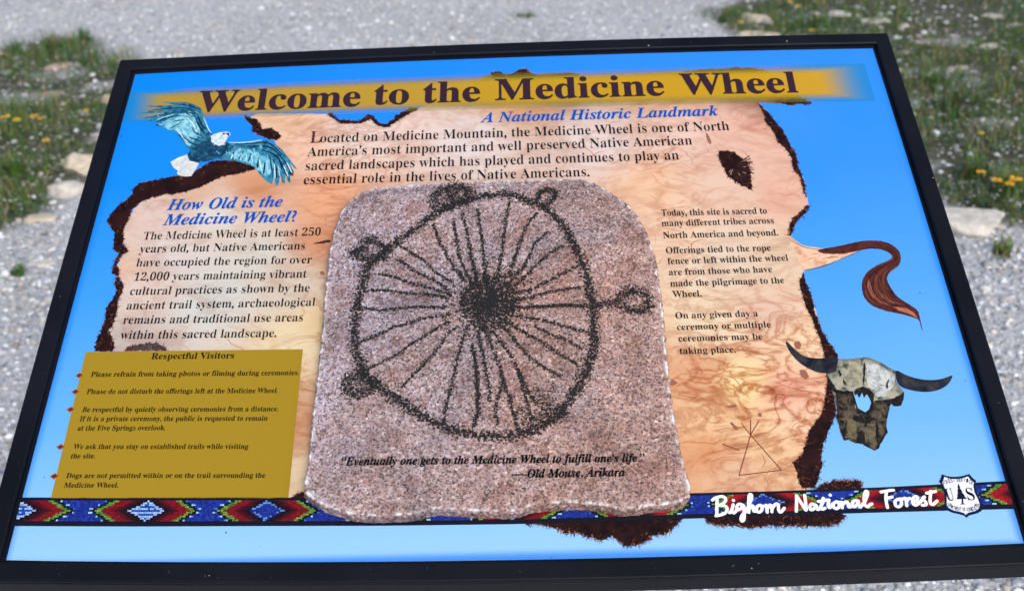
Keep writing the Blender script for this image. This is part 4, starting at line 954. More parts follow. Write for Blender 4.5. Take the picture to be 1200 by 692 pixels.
PLANTS = [(0.14, 70, 0.9, 'big spiky green tuft in the grass well right of the sign'), (0.085, 40, .5, 'feathery green herb at the back edge of the left plant patch'),
          (0.10, 60, .5, 'dense grassy clump in the left plant patch nearest the path'), (0.08, 45, .5, 'low green clump right of the feathery herb on the left'),
          (0.11, 50, .45, 'tallest wispy herb at the left patch edge, rising over the path'), (0.08, 50, .6, 'low dark clump near the left picture edge by the path'),
          (0.07, 45, .9, 'flat dark green plant on the path edge left of the cream boulders'), (0.05, 40, .9, 'small green plant in the gravel just below the limestone slab'),
          (0.035, 35, .9, 'tiny green sprig alone on the left gravel'), (0.11, 60, .6, 'grassy clump under the orange yellow flowers on the right'),
          (0.10, 60, .6, 'grassy clump left of the orange yellow flowers, behind the slab'), (0.03, 50, 1.2, 'thin dark sprig lying alone on the open path behind the sign'),
          (0.08, 60, .7, 'bushy clump among the yellow flowers above the top rail'), (0.07, 50, .7, 'small grassy clump between the frame and the spiky tuft'),
          (0.09, 60, .7, 'leafy clump near the left edge below the yellow flower cluster')]
for i, ((x, y), (h, n, sp_, lab)) in enumerate(zip(GROUND['plants'], PLANTS)):
    r = random.Random(200 + i)
    m = MB()
    for k in range(n):
        a = r.uniform(0, 6.283)
        c = tuple(v * r.uniform(.7, 1.35) for v in ((0.075, 0.115, 0.045) if i == 0 else r.choice(GREENS[:4])))
        hh = h * r.uniform(.5, 1.1)
        q = (0.012 if i == 8 else 0.02) if i != 11 else 0.03
        blade(m, r.gauss(0, q), r.gauss(0, q * (.5 if i == 11 else 1)), 0, hh, r.uniform(.0018, .0042) * (1.2 if i == 0 else 1), a, hh * sp_ * r.uniform(.2, 1.3), c)
        if i not in (0, 11) and r.random() < .7:
            for _ in range(4):
                t = r.uniform(.3, 1)
                lx, ly, lz = math.cos(a) * hh * sp_ * t, math.sin(a) * hh * sp_ * t, hh * t
                b, L = r.uniform(0, 6.28), r.uniform(.005, .012)
                m.face([(lx, ly, lz), (lx + math.cos(b + .5) * L * .6, ly + math.sin(b + .5) * L * .6, lz + L * .3), (lx + math.cos(b) * L, ly + math.sin(b) * L, lz + L * .4), (lx + math.cos(b - .5) * L * .6, ly + math.sin(b - .5) * L * .6, lz + L * .2)], tuple(c) + (1,))
    o = m.build('plant', M_LEAF)
    o.location = (x, y, hgt(x, y))
    tag(o, lab, 'plant', 'leafy clumps around the sign')

# ---------------------------------------------------------------- the sign
TILT = math.radians(25)
PM = Matrix.Translation((0, 0, 0.90)) @ Matrix.Rotation(TILT, 4, 'X')     # panel plane: x right, y up the slope
sign = empty('information_sign', (0, 0, 0))
tag(sign, 'low black framed interpretive sign with blue printed panel and granite slab mounted on it', 'sign')
LY = 4e-5      # one printed layer above the next


def layer(k):
    return k * LY


# --- frame: one extruded profile round the print, mitred at the corners
fr = FRAME


def bow(a, b, mid, n=16):
    out = []
    for k in range(n):
        t = k / n
        x, y = a[0] + (b[0] - a[0]) * t, a[1] + (b[1] - a[1]) * t
        s = 4 * t * (1 - t)
        out.append((x + mid[0] * s, y + mid[1] * s))
    return out


top_s = fr['tm'][1] - (fr['tl'][1] + fr['tr'][1]) / 2
bot_s = fr['bm'][1] - (fr['bl'][1] + fr['br'][1]) / 2
loop = bow(fr['tl'], fr['tr'], (0, top_s)) + bow(fr['tr'], fr['br'], (1.5, 0)) + bow(fr['br'], fr['bl'], (0, bot_s)) + bow(fr['bl'], fr['tl'], (-1.5, 0))
nrm = []
for s in ((0, 1), (1, 0), (0, -1), (-1, 0)):
    nrm += [s] * 16
nrm2 = []
for i in range(64):
    a = nrm[i]
    b = nrm[i - 1]
    nrm2.append((a[0] + b[0], a[1] + b[1]) if a != b else a)
prof = [(-4.0, 0.3), (0.0, 0.3), (0.2, 4.0), (0.8, 5.6), (2.2, 6.4), (3.0, 6.4), (18.6, 6.4), (19.8, 6.1), (20.5, 5.2), (20.6, 2.6), (19.2, 2.2), (19.2, 0.6), (20.6, 0.2), (20.6, -26.0), (19.8, -28.0), (8.0, -28.0), (8.0, -8.0), (-4.0, -8.0)]
fm = MB()
nP = len(prof)
for i in range(64):
    for (d, z) in prof:
        fm.v.append(mm((loop[i][0] + nrm2[i][0] * d, loop[i][1] + nrm2[i][1] * d), z / 1000))
        fm.c.append((0.01, 0.01, 0.014, 1))
for i in range(64):
    for k in range(nP):
        a, b = i * nP + k, i * nP + (k + 1) % nP
        c, d = ((i + 1) % 64) * nP + (k + 1) % nP, ((i + 1) % 64) * nP + k
        fm.f.append((a, d, c, b))
fo = fm.build('frame', M_FRAME, sign, PM)
bev = fo.modifiers.new('b', 'BEVEL')
bev.width = 0.0006
bev.segments = 2
bev.angle_limit = math.radians(40)

# --- panel board
pm_ = MB()
bd = [(loop[i][0] + nrm2[i][0] * 3.5, loop[i][1] + nrm2[i][1] * 3.5) for i in range(64)]
pm_.face([mm(p, 0) for p in reversed(bd)], (1, 1, 1, 1))
pm_.face([mm(p, -0.006) for p in bd], (1, 1, 1, 1))
for i in range(64):
    a, b = bd[i], bd[(i + 1) % 64]
    pm_.face([mm(a, 0), mm(b, 0), mm(b, -.006), mm(a, -.006)], (1, 1, 1, 1))
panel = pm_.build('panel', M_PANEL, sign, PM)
tag(panel, 'sky blue printed face, paler towards the lower edge')

# --- posts under the panel
def box_mb(m, x0, x1, y0, y1, z0, z1, z0b=None, z1b=None, c=(0.01, 0.01, 0.014, 1)):
    """z1 / z1b: height of the top at y0 and at y1"""
    z1b = z1 if z1b is None else z1b
    v = [(x0, y0, z0), (x1, y0, z0), (x1, y1, z0), (x0, y1, z0), (x0, y0, z1), (x1, y0, z1), (x1, y1, z1b), (x0, y1, z1b)]
    m.add(v, [(3, 2, 1, 0), (4, 5, 6, 7), (0, 1, 5, 4), (1, 2, 6, 5), (2, 3, 7, 6), (3, 0, 4, 7)], c)


zt = lambda y: 0.90 + math.tan(TILT) * y - 0.0105 / math.cos(TILT)
m = MB()
box_mb(m, -.16, -.06, -.05, .05, -0.05, zt(-.05), None, zt(.05))
post = m.build('post', M_FRAME, sign)
for y0, y1 in ((-.16, -.0505), (.0505, .2)):
    q = MB()
    box_mb(q, -.14, -.08, y0, y1, 0, zt(y0), None, zt(y1))
    q.v = [(x, y, (0.90 + math.tan(TILT) * y - .0425) if k % 8 < 4 else z) for k, (x, y, z) in enumerate(q.v)]
    q.build('bracket', M_FRAME, post)

def mottle(cols, scale=9.0, seed=0.0, k=INK):
    """a colour function that wanders smoothly through a list of inks"""
    C_ = [rgb(*c, k) for c in cols]

    def f(p):
        t = noise.noise((p[0] / scale, p[1] / scale, seed)) + .6 * noise.noise((p[0] / scale * 2.7, p[1] / scale * 2.7, seed + 7)) + .35 * noise.noise((p[0] / scale * 7, p[1] / scale * 7, seed + 3))
        t = max(0, min(.999, .5 + t * .75)) * (len(C_) - 1)
        i = int(t)
        u = t - i
        return tuple(C_[i][j] * (1 - u) + C_[i + 1][j] * u for j in range(3)) + (1,)
    return f


def merge(o, mb, m):
    """adds printed marks to a printed part's own mesh, with their own ink"""
    me = o.data
    bm = bmesh.new()
    bm.from_mesh(me)
    lay = bm.verts.layers.float_color['Col']
    me.materials.append(m)
    vs = []
    for p, c in zip(mb.v, mb.c):
        v = bm.verts.new(p)
        v[lay] = c
        vs.append(v)
    for f in mb.f:
        bm.faces.new([vs[i] for i in f]).material_index = len(me.materials) - 1
    bm.to_mesh(me)
    bm.free()


# --- printed buffalo hide
hide_poly = ragged(ART['hide'], 5.0, 0.7, random.Random(3))
HC_ = ART['hide_colors']


def hide_col(p):
    sw = 0
    c = [0, 0, 0]
    for (q, col) in HC_:
        w = 1.0 / ((p[0] - q[0]) ** 2 + (p[1] - q[1]) ** 2 + 60.0) ** 1.6
        sw += w
        for k in range(3):
            c[k] += lin(col[k]) * w
    x, y = p
    k = 0.25
    for cx, cy, rx, ry, v in ((330, -170, 150, 130, 1.0), (395, 215, 70, 60, .55), (-225, 60, 45, 260, .75), (-215, 235, 60, 60, .8), (215, 130, 35, 90, .6), (60, 270, 300, 25, .25), (-330, 60, 120, 200, .1), (330, 70, 80, 130, .15)):
        w = math.exp(-((x - cx) / rx) ** 2 - ((y - cy) / ry) ** 2)
        k += (v - k) * min(1, w * 1.3)
    return (c[0] / sw * INK * .92, c[1] / sw * INK * .95, c[2] / sw * INK * 1.10, max(0, min(1, k + .25 * noise.noise((x / 50, y / 50, 6)))))


hm = MB()
fill(hm, hide_poly, layer(1), hide_col, 7.0, random.Random(5))
hide = hm.build('hide_picture', M_HIDE, sign, PM)
tag(hide, 'printed picture of a tan tanned buffalo hide with ragged edges')

BROWN = [(40, 20, 22), (66, 34, 30), (24, 14, 18), (92, 50, 40), (18, 12, 18), (124, 74, 54)]
fz = random.Random(8)
fu = MB()
for i, poly in enumerate(ART['fur']):
    dens = [(x + 1.5 * noise.noise((x * .16, y * .16, 3)) + .9 * noise.noise((x * .45, y * .45, 8)), y + 1.5 * noise.noise((x * .16, y * .16, 33)) + .9 * noise.noise((x * .45, y * .45, 38))) for x, y in ragged(poly, 1.8, 0.45, fz)]
    base = [(30, 15, 17), (54, 27, 25), (20, 12, 16), (44, 22, 22)] if i < 10 else BROWN
    if i == 10:
        base = [(84, 74, 76), (70, 60, 64), (110, 98, 96)]
    v, f = tri(dens, [q for q in ((fz.uniform(min(p[0] for p in dens), max(p[0] for p in dens)), fz.uniform(min(p[1] for p in dens), max(p[1] for p in dens))) for _ in range(420)) if inside(q, dens)])
    z = layer(3)
    mf = mottle(base, 8.0, i * 3.1, INK * .8)
    fu.add([mm(p, z) for p in v], f, [mf(p) for p in v])
    # hairs: short strokes combed downwards and outwards along the rim
    cx = sum(p[0] for p in dens) / len(dens)
    cy = sum(p[1] for p in dens) / len(dens)
    for k in range(len(dens)):
        p = dens[k]
        q = dens[(k + 1) % len(dens)]
        t = Vector((q[0] - p[0], q[1] - p[1]))
        if t.length < .1:
            continue
        t.normalize()
        for rep in range(1 if i not in (5, 6, 7) else 2):
            out = Vector((t.y, -t.x))
            if fz.random() < .5:
                out = -out
            if i in (5, 6, 7):
                out = Vector((0.4 if i != 5 else fz.uniform(-.5, .5), -1 if i != 7 else .6))
            d = (out * fz.uniform(.3, 1) + t * fz.uniform(-1, 1)).normalized()
            l = fz.uniform(.8, 3.6) if i not in (5, 6, 7) else fz.uniform(1.5, 6.0)
            w = fz.uniform(.35, .8)
            x, y = p[0] + fz.uniform(-1, 1), p[1] + fz.uniform(-1, 1)
            nn = Vector((-d.y, d.x)) * w
            zz = layer(3) + fz.uniform(.2, .9) * LY
            col = rgb(*fz.choice(BROWN if fz.random() < .8 else [(150, 100, 64), (176, 130, 90)]), INK * .85)
            fu.face([mm((x - nn.x - d.x * l * .4, y - nn.y - d.y * l * .4), zz), mm((x + nn.x - d.x * l * .4, y + nn.y - d.y * l * .4), zz), mm((x + d.x * l, y + d.y * l), zz)], col)
    # strands inside
    for k in range(int(len(dens) * 1.6)):
        p = dens[fz.randrange(len(dens))]
        q = (p[0] + (cx - p[0]) * fz.uniform(0, .1) + fz.uniform(-7, 7), p[1] + (cy - p[1]) * fz.uniform(0, .1) + fz.uniform(-7, 7))
        if inside(q, dens):
            a = fz.uniform(0, 6.28)
            l = fz.uniform(2, 6)
            stroke(fu, [q, (q[0] + math.cos(a) * l * .5 + fz.uniform(-.5, .5), q[1] + math.sin(a) * l * .5), (q[0] + math.cos(a) * l, q[1] + math.sin(a) * l)], fz.uniform(.4, .9), layer(4) + fz.random() * LY * .5, rgb(*fz.choice(BROWN), INK * .85), True)
fur = fu.build('fur_edge', M_INK, hide)
tag(fur, 'dark brown fur along the rim of the printed hide')

# creases, stains and thin drawn figures on the hide
sm = MB()
for p in ART['glyph']:
    stroke(sm, p, 1.15, layer(3), rgb(126, 58, 50), step=3e-6)
for i, p in enumerate(ART['stains']):
    fill(sm, ragged(smooth_path([(sum(q[0] for q in p) / len(p) + (x - sum(q[0] for q in p) / len(p)) * .8, sum(q[1] for q in p) / len(p) + (y - sum(q[1] for q in p) / len(p)) * .8) for x, y in p], 4, True), 1.0, .6, fz), layer(2) + i * 1e-6, rgb(150, 98, 80) if i != 8 else rgb(70, 40, 36))
for i in range(150):      # faint wandering crease lines
    q = None
    while q is None:
        x, y = fz.uniform(-440, 440), fz.uniform(-330, 330)
        if inside((x, y), ART['hide']) and not (-250 < x < 330 and y > 200) and not (x < -200 and -60 < y):
            q = (x, y)
    a = fz.gauss(0.1, .7)
    path = [q]
    for k in range(fz.randint(4, 10)):
        a += fz.uniform(-.6, .6)
        q = (q[0] + math.cos(a) * 4.5, q[1] + math.sin(a) * 4.5)
        if not inside(q, ART['hide']):
            break
        path.append(q)
    if len(path) > 3:
        stroke(sm, smooth_path(path, 3), fz.uniform(.5, 1.3), layer(2) + i * 2.5e-7, rgb(*fz.choice([(196, 138, 108), (206, 152, 120), (180, 122, 96)])), True, step=1e-7)
# pale quills and dark tufts of the feather patch
for i in range(110):
    P_ = ART['fur'][9]
    cx, cy = sum(p[0] for p in P_) / len(P_), sum(p[1] for p in P_) / len(P_)
    a = fz.uniform(-2.9, .6)
    r0, r1 = fz.uniform(4, 18), fz.uniform(18, 34)
    sx_ = .62
    p0 = (cx + math.cos(a) * r0 * sx_, cy + math.sin(a) * r0)
    p1 = (cx + math.cos(a) * r1 * sx_ + 4, cy + math.sin(a) * r1)
    pale = i % 9 == 0
    if pale:
        p1 = ((p0[0] + p1[0]) / 2, (p0[1] + p1[1]) / 2)
    stroke(sm, [p0, ((p0[0] + p1[0]) / 2 + fz.uniform(-1, 1), (p0[1] + p1[1]) / 2), p1], .7 if pale else fz.uniform(.8, 1.4), layer(5) + i * 3e-7, rgb(205, 165, 140) if pale else rgb(*fz.choice([(40, 22, 24), (58, 32, 32)])), True, step=1e-7)
merge(hide, sm, M_INK)

tl = MB()
fill(tl, ragged(ART['tail_root'], 3, .3, fz), layer(4), mottle([(190, 132, 104), (222, 178, 148), (232, 194, 168), (214, 160, 130)], 12.0, 3.0), 2.5)
R_ = ART['tail_root']
for i, (pp_, w_) in enumerate(((R_[8:11], 1.3), (R_[0:4], 1.0), (R_[6:9], .9))):
    stroke(tl, smooth_path(pp_, 6), w_, layer(5) + i * 4e-6, rgb(74, 36, 32), True, step=2e-7)
for i in range(14):
    a_, b_ = R_[fz.randint(7, 9)], R_[fz.randint(2, 4)]
    u = fz.uniform(.2, .8)
    q0 = (a_[0] + (b_[0] - a_[0]) * u, a_[1] + (b_[1] - a_[1]) * u)
    q1 = (q0[0] - fz.uniform(8, 22), q0[1] + fz.uniform(-4, 2))
    if inside(q0, R_) and inside(q1, R_):
        stroke(tl, [q0, ((q0[0] + q1[0]) / 2, (q0[1] + q1[1]) / 2 + .6), q1], .8, layer(5) + 2e-5 + i * 4e-7, rgb(*fz.choice([(170, 108, 84), (236, 204, 180), (150, 90, 72)])), True, step=1e-7)
fill(tl, ragged(smooth_path(ART['tail_dark'], 3, True), 2.0, .25, fz), layer(5), mottle([(48, 22, 24), (70, 34, 32), (88, 44, 38), (60, 28, 28)], 6.0), 2)
for i, p in enumerate(ART['tail_light']):
    fill(tl, p, layer(6) + i * 2e-6, rgb(*[(150, 86, 68), (176, 106, 80), (96, 54, 48), (140, 82, 66), (104, 60, 52)][i]))
for i in range(46):
    P_ = smooth_path(ART['tail_dark'], 3, True)
    h_ = len(P_)
    k0 = int(h_ * fz.uniform(.08, .33))
    path = []
    for j in range(6):
        k_ = k0 + j * 2
        a_, b_ = P_[k_ % h_], P_[-1 - k_ % h_]
        u = fz.uniform(.1, .9) if j == 0 else u + fz.uniform(-.06, .06)
        path.append((a_[0] + (b_[0] - a_[0]) * u, a_[1] + (b_[1] - a_[1]) * u))
    if all(inside(q_, ART['tail_dark']) for q_ in path):
        stroke(tl, smooth_path(path, 3), fz.uniform(.5, 1.2), layer(7) + i * 4e-7, rgb(*fz.choice([(34, 16, 20), (50, 24, 26), (112, 62, 50), (96, 50, 42)])), True, step=1e-7)
to = tl.build('tail', M_INK, hide)
tag(to, 'curling dark brown tail printed on the blue ground')

# --- title banner: ochre wash with soft edges
b0, b1, b2, b3, b4, b5 = ART['bar']
bm_ = MB()
NU, NV = 120, 30
def barpt(u, v):
    t = (2 * (u - .5) * (u - 1) * b0[0] - 4 * u * (u - 1) * b1[0] + 2 * u * (u - .5) * b2[0], 2 * (u - .5) * (u - 1) * b0[1] - 4 * u * (u - 1) * b1[1] + 2 * u * (u - .5) * b2[1])
    d = (2 * (u - .5) * (u - 1) * b5[0] - 4 * u * (u - 1) * b4[0] + 2 * u * (u - .5) * b3[0], 2 * (u - .5) * (u - 1) * b5[1] - 4 * u * (u - 1) * b4[1] + 2 * u * (u - .5) * b3[1])
    return (t[0] + (d[0] - t[0]) * v, t[1] + (d[1] - t[1]) * v)


def sstep(x):
    x = max(0, min(1, x))
    return x * x * (3 - 2 * x)


for j in range(NV + 1):
    for i in range(NU + 1):
        u, v = i / NU, j / NV
        p = barpt(u, v)
        du = min(u, 1 - u) * 1000
        dv = min(v, 1 - v) * 62
        e = min(sstep(du / 60), sstep(dv / 16))
        k = 1 - e
        kk = sstep((abs(u - .5) - .40) / .05)
        c1 = rgb(146 + (30 - 146) * kk, 146 + (156 - 146) * kk, 60 + (176 - 60) * kk)
        a = 0.17 + 0.16 * kk + (0.72 - 0.16 * kk) * e
        c0 = rgb(*[int(x + (y - x) * u) for x, y in zip((172, 142, 46), (204, 158, 30))])
        bm_.v.append(mm(p, layer(6)))
        bm_.c.append((c0[0] * e + c1[0] * k, c0[1] * e + c1[1] * k, c0[2] * e + c1[2] * k, a))
bm_.f = [(j * (NU + 1) + i, (j + 1) * (NU + 1) + i, (j + 1) * (NU + 1) + i + 1, j * (NU + 1) + i + 1) for j in range(NV) for i in range(NU)]
banner = bm_.build('title_banner', M_CLEAR, sign, PM)
tag(banner, 'ochre title band with soft edges across the top of the print')


# --- lettering
def math_alpha(s, st):
    out = ''
    for c in s:
        o = ord(c)
        if st == 'b':
            if 'A' <= c <= 'Z':
                c = chr(0x1D400 + o - 65)
            elif 'a' <= c <= 'z':
                c = chr(0x1D41A + o - 97)
            elif c.isdigit():
                c = chr(0x1D7CE + o - 48)
        elif st == 'i':
            if 'A' <= c <= 'Z':
                c = chr(0x1D434 + o - 65)
            elif c == 'h':
                c = '\u210e'
            elif 'a' <= c <= 'z':
                c = chr(0x1D44E + o - 97)
        elif st == 'bi':
            if 'A' <= c <= 'Z':
                c = chr(0x1D468 + o - 65)
            elif 'a' <= c <= 'z':
                c = chr(0x1D482 + o - 97)
        out += c
    return out


STY = {  # alphabet, stroke offset, colour
    'title': ('b', 0.010, (58, 36, 50)), 'head': ('bi', 0.008, (0, 84, 190)), 'body': ('b', -0.0095, (10, 14, 22)), 'side': ('b', -0.0055, (12, 20, 26)),
    'ital': ('bi', 0.012, (6, 8, 14)), 'box': ('b', 0.002, (24, 26, 14)), 'plain': ('x', 0.03, (10, 14, 34)), 'serif': ('b', 0.004, (12, 16, 38))}
_tc = {}


def glyph_mesh(text, st):
    """letters in the style's weight; points, commas, quotes and dashes keep a weight of their own"""
    key = (text, st)
    if key not in _tc:
        al, off, _ = STY[st]
        V, F = [], []
        for want, o_ in ((0, off), (1, max(off, 0.012))):
            c = bpy.data.curves.new('lettering', 'FONT')
            c.body = math_alpha(text, al)
            c.offset = o_
            c.resolution_u = 3
            c.materials.append(M_INK)
            c.materials.append(M_INK)
            for i, ch in enumerate(text):
                c.body_format[i].material_index = 1 if ch in ".,\u2019\u201c\u201d\u2014?" else 0
            o = bpy.data.objects.new('lettering', c)
            me = bpy.data.meshes.new_from_object(o)
            n = len(me.vertices)
            co_ = np.zeros(n * 3, dtype=np.float32)
            me.vertices.foreach_get('co', co_)
            co_ = co_.reshape(-1, 3)[:, :2]
            fs = [tuple(p.vertices) for p in me.polygons if p.material_index == want]
            used = sorted({i for f in fs for i in f})
            mp_ = {u: len(V) + k for k, u in enumerate(used)}
            V += [tuple(co_[u]) for u in used]
            F += [tuple(mp_[i] for i in f) for f in fs]
            bpy.data.objects.remove(o)
            bpy.data.curves.remove(c)
            bpy.data.meshes.remove(me)
        _tc[key] = (np.array(V), F)
    return _tc[key]


def cap_height(st):
    v, _ = glyph_mesh('H', st)
    return float(v[:, 1].max())


def put_text(mb, text, st, x0, y0, x1, y1, cap, z, col=None):
    """one line of lettering from (x0, y0) to (x1, y1) along its baseline, capitals cap mm tall"""
    v, f = glyph_mesh(text, st)
    s = cap / cap_height(st)
    lo, hi = float(v[:, 0].min()), float(v[:, 0].max())
    L = math.hypot(x1 - x0, y1 - y0)
    ux, uy = (x1 - x0) / L, (y1 - y0) / L
    k = L / (hi - lo)
    c = rgb(*(col or STY[st][2]), INK * .85)
    pts = []
    for a, b in v:
        q, w = (a - lo) * k, b * s
        pts.append(mm((x0 + ux * q - uy * w, y0 + uy * q + ux * w), z))
    mb.add(pts, f, c)
    if st in ('body', 'side', 'ital', 'box'):      # a second pass a hair higher: fuller thin strokes, like the printed face
        e = 0.016 * s
        mb.add([(p[0] - uy * e / 1000, p[1] + ux * e / 1000, p[2] + 3e-6) for p in pts], f, c)


groups = {}
for g, text, st, (x0, y0, x1, y1), cap in TEXT:
    if g == 'side':
        ns_ = ns_ + 1 if 'ns_' in globals() else 0
        g = 'side_a' if ns_ < 3 else 'side_b' if ns_ < 8 else 'side_c'
    mb = groups.setdefault(g, MB())
    if g == 'inscription':
        z = 0.0155 + 0.0009
    else:
        z = layer(11)
    put_text(mb, text, st, x0, y0, x1, y1, cap, z, (86, 44, 48) if g == 'initial' else None)
groups['title'].build('lettering', M_INK, banner)
for g, nm, lab in (('subtitle', 'subtitle_lettering', 'blue italic line under the title'), ('heading', 'question_heading', 'two blue italic heading lines on the left'), ('answer', 'answer_text', 'eight dark text lines under the blue heading'), ('side_a', 'side_text', 'small dark paragraph of three lines, first of the three right of the slab'), ('side_b', 'side_text', 'small dark paragraph of five lines, second of the three right of the slab'), ('side_c', 'side_text', 'small dark paragraph of four lines, last of the three right of the slab')):
    tag(groups[g].build(nm, M_INK, sign, PM), lab)
groups['intro'].add(groups['initial'].v, groups['initial'].f, groups['initial'].c)
tag(groups['intro'].build('introduction_text', M_INK, sign, PM), 'four dark lines of text above the slab')

# --- notice box
nb = MB()
fill(nb, ART['box'], layer(6), lambda p: rgb(155, 128, 34))
box = nb.build('notice_box', M_INK, sign, PM)
tag(box, 'ochre rectangle with visitor rules at the lower left')
groups['boxhead'].build('notice_heading', M_INK, box)
groups['notice'].build('notice_text', M_INK, box)
for (x, y) in ART['bullets']:
    m = MB()
    for w, h, z, c in ((5.0, 3.9, 7, (140, 110, 40)), (3.6, 2.7, 8, (128, 22, 30))):
        m.face([mm(p, layer(z)) for p in ((x - w, y), (x, y - h), (x + w, y), (x, y + h))], rgb(*c))
    m.build('bullet', M_INK, box)

# --- beadwork band
bt, bb, bc = ART['band_top'], ART['band_bot'], ART['band_centres']
XL, XR = -518, 520


def interp(pts, x):
    xs = [p[0] for p in pts]
    ys = [p[1] for p in pts]
    if x <= xs[0]:
        return ys[0] + (x - xs[0]) * (ys[1] - ys[0]) / (xs[1] - xs[0])
    return float(np.interp(x, xs, ys)) if x < xs[-1] else ys[-1] + (x - xs[-1]) * (ys[-1] - ys[-2]) / (xs[-1] - xs[-2])


def bead(x, r, nrow, q):
    """colour of the bead at x in row r of nrow"""
    v = (r - (nrow - 1) / 2) / ((nrow - 1) / 2)
    av = abs(v)
    i = int(np.argmin([abs(x - c) for c in bc]))
    c = bc[i]
    nb_ = bc[min(max(i + (1 if x > c else -1), 0), len(bc) - 1)]
    half = abs(nb_ - c) / 2 if nb_ != c else 72
    d = abs(x - c) / half
    blue = q.choice([(30, 52, 150), (26, 44, 136), (36, 60, 165)])
    e = .27 * (1 - av)
    if d < e + .02:
        if i in (0, 1):
            return (150, 190, 236) if (r % 2 == 0 and q.random() < .7) or d > e - .04 else (36, 74, 180)
        if d > e - .04 and q.random() < .6:
            return (90, 140, 220)
        return blue
    red = .84 - .26 * av
    if d < red - .12:
        t = min(1, (d - e) / .3)
        t *= t
        a = (26, 14, 24)
        b_ = (126, 18, 30) if x < 150 else (164, 20, 32)
        return tuple(int(a[k] + (b_[k] - a[k]) * t) + q.randint(-6, 6) for k in range(3))
    if d < red - .03:
        return q.choice([(92, 140, 50), (70, 128, 52), (120, 150, 56)])
    if d < red + .05:
        return (18, 24, 36)
    if d < red + .10 and (r % 2 == 0):
        return (150, 195, 240) if q.random() < .7 else (60, 110, 210)
    return blue


bw = MB()
n = 120
bx = [XL + (XR - XL) * k / n for k in range(n + 1)]
for k in range(n):
    bw.face([mm((bx[k], interp(bb, bx[k])), layer(6)), mm((bx[k + 1], interp(bb, bx[k + 1])), layer(6)), mm((bx[k + 1], interp(bt, bx[k + 1])), layer(6)), mm((bx[k], interp(bt, bx[k])), layer(6))], rgb(20, 22, 36))
NR = 11
pitch = 2.15
q = random.Random(6)
x = XL + 1
while x < XR - 2:
    for r in range(NR):
        def yy(xx, f):
            t, b = interp(bt, xx), interp(bb, xx)
            m0, m1 = .10, .83
            return t + (b - t) * (m0 + (m1 - m0) * f)
        f0, f1 = (r + .06) / NR, (r + .94) / NR
        xa, xb = x + .08, x + pitch - .08
        col = bead(x + pitch / 2, r, NR, q)
        k = q.uniform(.85, 1.1)
        bw.face([mm((xa, yy(xa, f1)), layer(7)), mm((xb, yy(xb, f1)), layer(7)), mm((xb, yy(xb, f0)), layer(7)), mm((xa, yy(xa, f0)), layer(7))], rgb(*[max(0, min(255, c * k)) for c in col]))
    x += pitch
band = bw.build('beadwork_band', M_INK, sign, PM)
tag(band, 'band of red, blue and green beadwork printed along the lower edge')
sc_ = MB()
for i, p in enumerate(ART['script']):
    path = smooth_path(p, 6) if len(p) > 2 else [p[0], ((p[0][0] + p[1][0]) / 2, (p[0][1] + p[1][1]) / 2), p[1]]
    stroke(sc_, path, 3.2, layer(9) + i * 1.2e-6, rgb(246, 246, 250), step=5e-7)
tag(sc_.build('script_lettering', M_INK, band), 'white handwritten forest name on the beadwork band')

# --- shield emblem
sh = MB()
fill(sh, ART['shield'], layer(8), rgb(14, 26, 62))
fill(sh, ART['shield_in'], layer(9), rgb(228, 232, 244))
fill(sh, ART['shield_tree'], layer(10), rgb(14, 22, 44))
shield = sh.build('shield_emblem', M_INK, sign, PM)
tag(shield, 'white shield with a dark conifer between the letters U and S')
sl_ = MB()
cap = math.dist(*ART['shield_cap'])
for ch, kk in (('U', 'shield_U'), ('S', 'shield_S')):
    (x0, y0), (x1, y1) = ART[kk]
    put_text(sl_, ch, 'serif', x0, y0, x1, y1, cap, layer(10))


def arc_text(text, pts, size, flip=False):
    path = smooth_path(pts, 8)
    acc = [0]
    for a, b in zip(path, path[1:]):
        acc.append(acc[-1] + math.dist(a, b))
    w = [0.45 if c == ' ' else 1.0 for c in text]
    tot = sum(w)
    pos = 0
    for c, k in zip(text, w):
        s0 = acc[-1] * (pos + .08) / tot
        s1 = acc[-1] * (pos + k - .12) / tot
        pos += k
        if c == ' ':
            continue
        P = [(float(np.interp(s, acc, [p[0] for p in path])), float(np.interp(s, acc, [p[1] for p in path]))) for s in (s0, s1)]
        put_text(sl_, c, 'plain', P[0][0], P[0][1], P[1][0], P[1][1], size, layer(10))


arc_text('FOREST SERVICE', ART['shield_arc_top'], cap * .33)
arc_text('DEPARTMENT OF AGRICULTURE', ART['shield_arc_bot'], cap * .31)
sl_.build('lettering', M_INK, shield)

# --- eagle
eg = MB()
fe = random.Random(21)
DEEP, MID, PALEB = (24, 84, 118), (70, 150, 180), (150, 208, 226)
def jit(c, a=14):
    k = fe.randint(-a, a)
    return rgb(*[max(0, min(255, v + k)) for v in c])


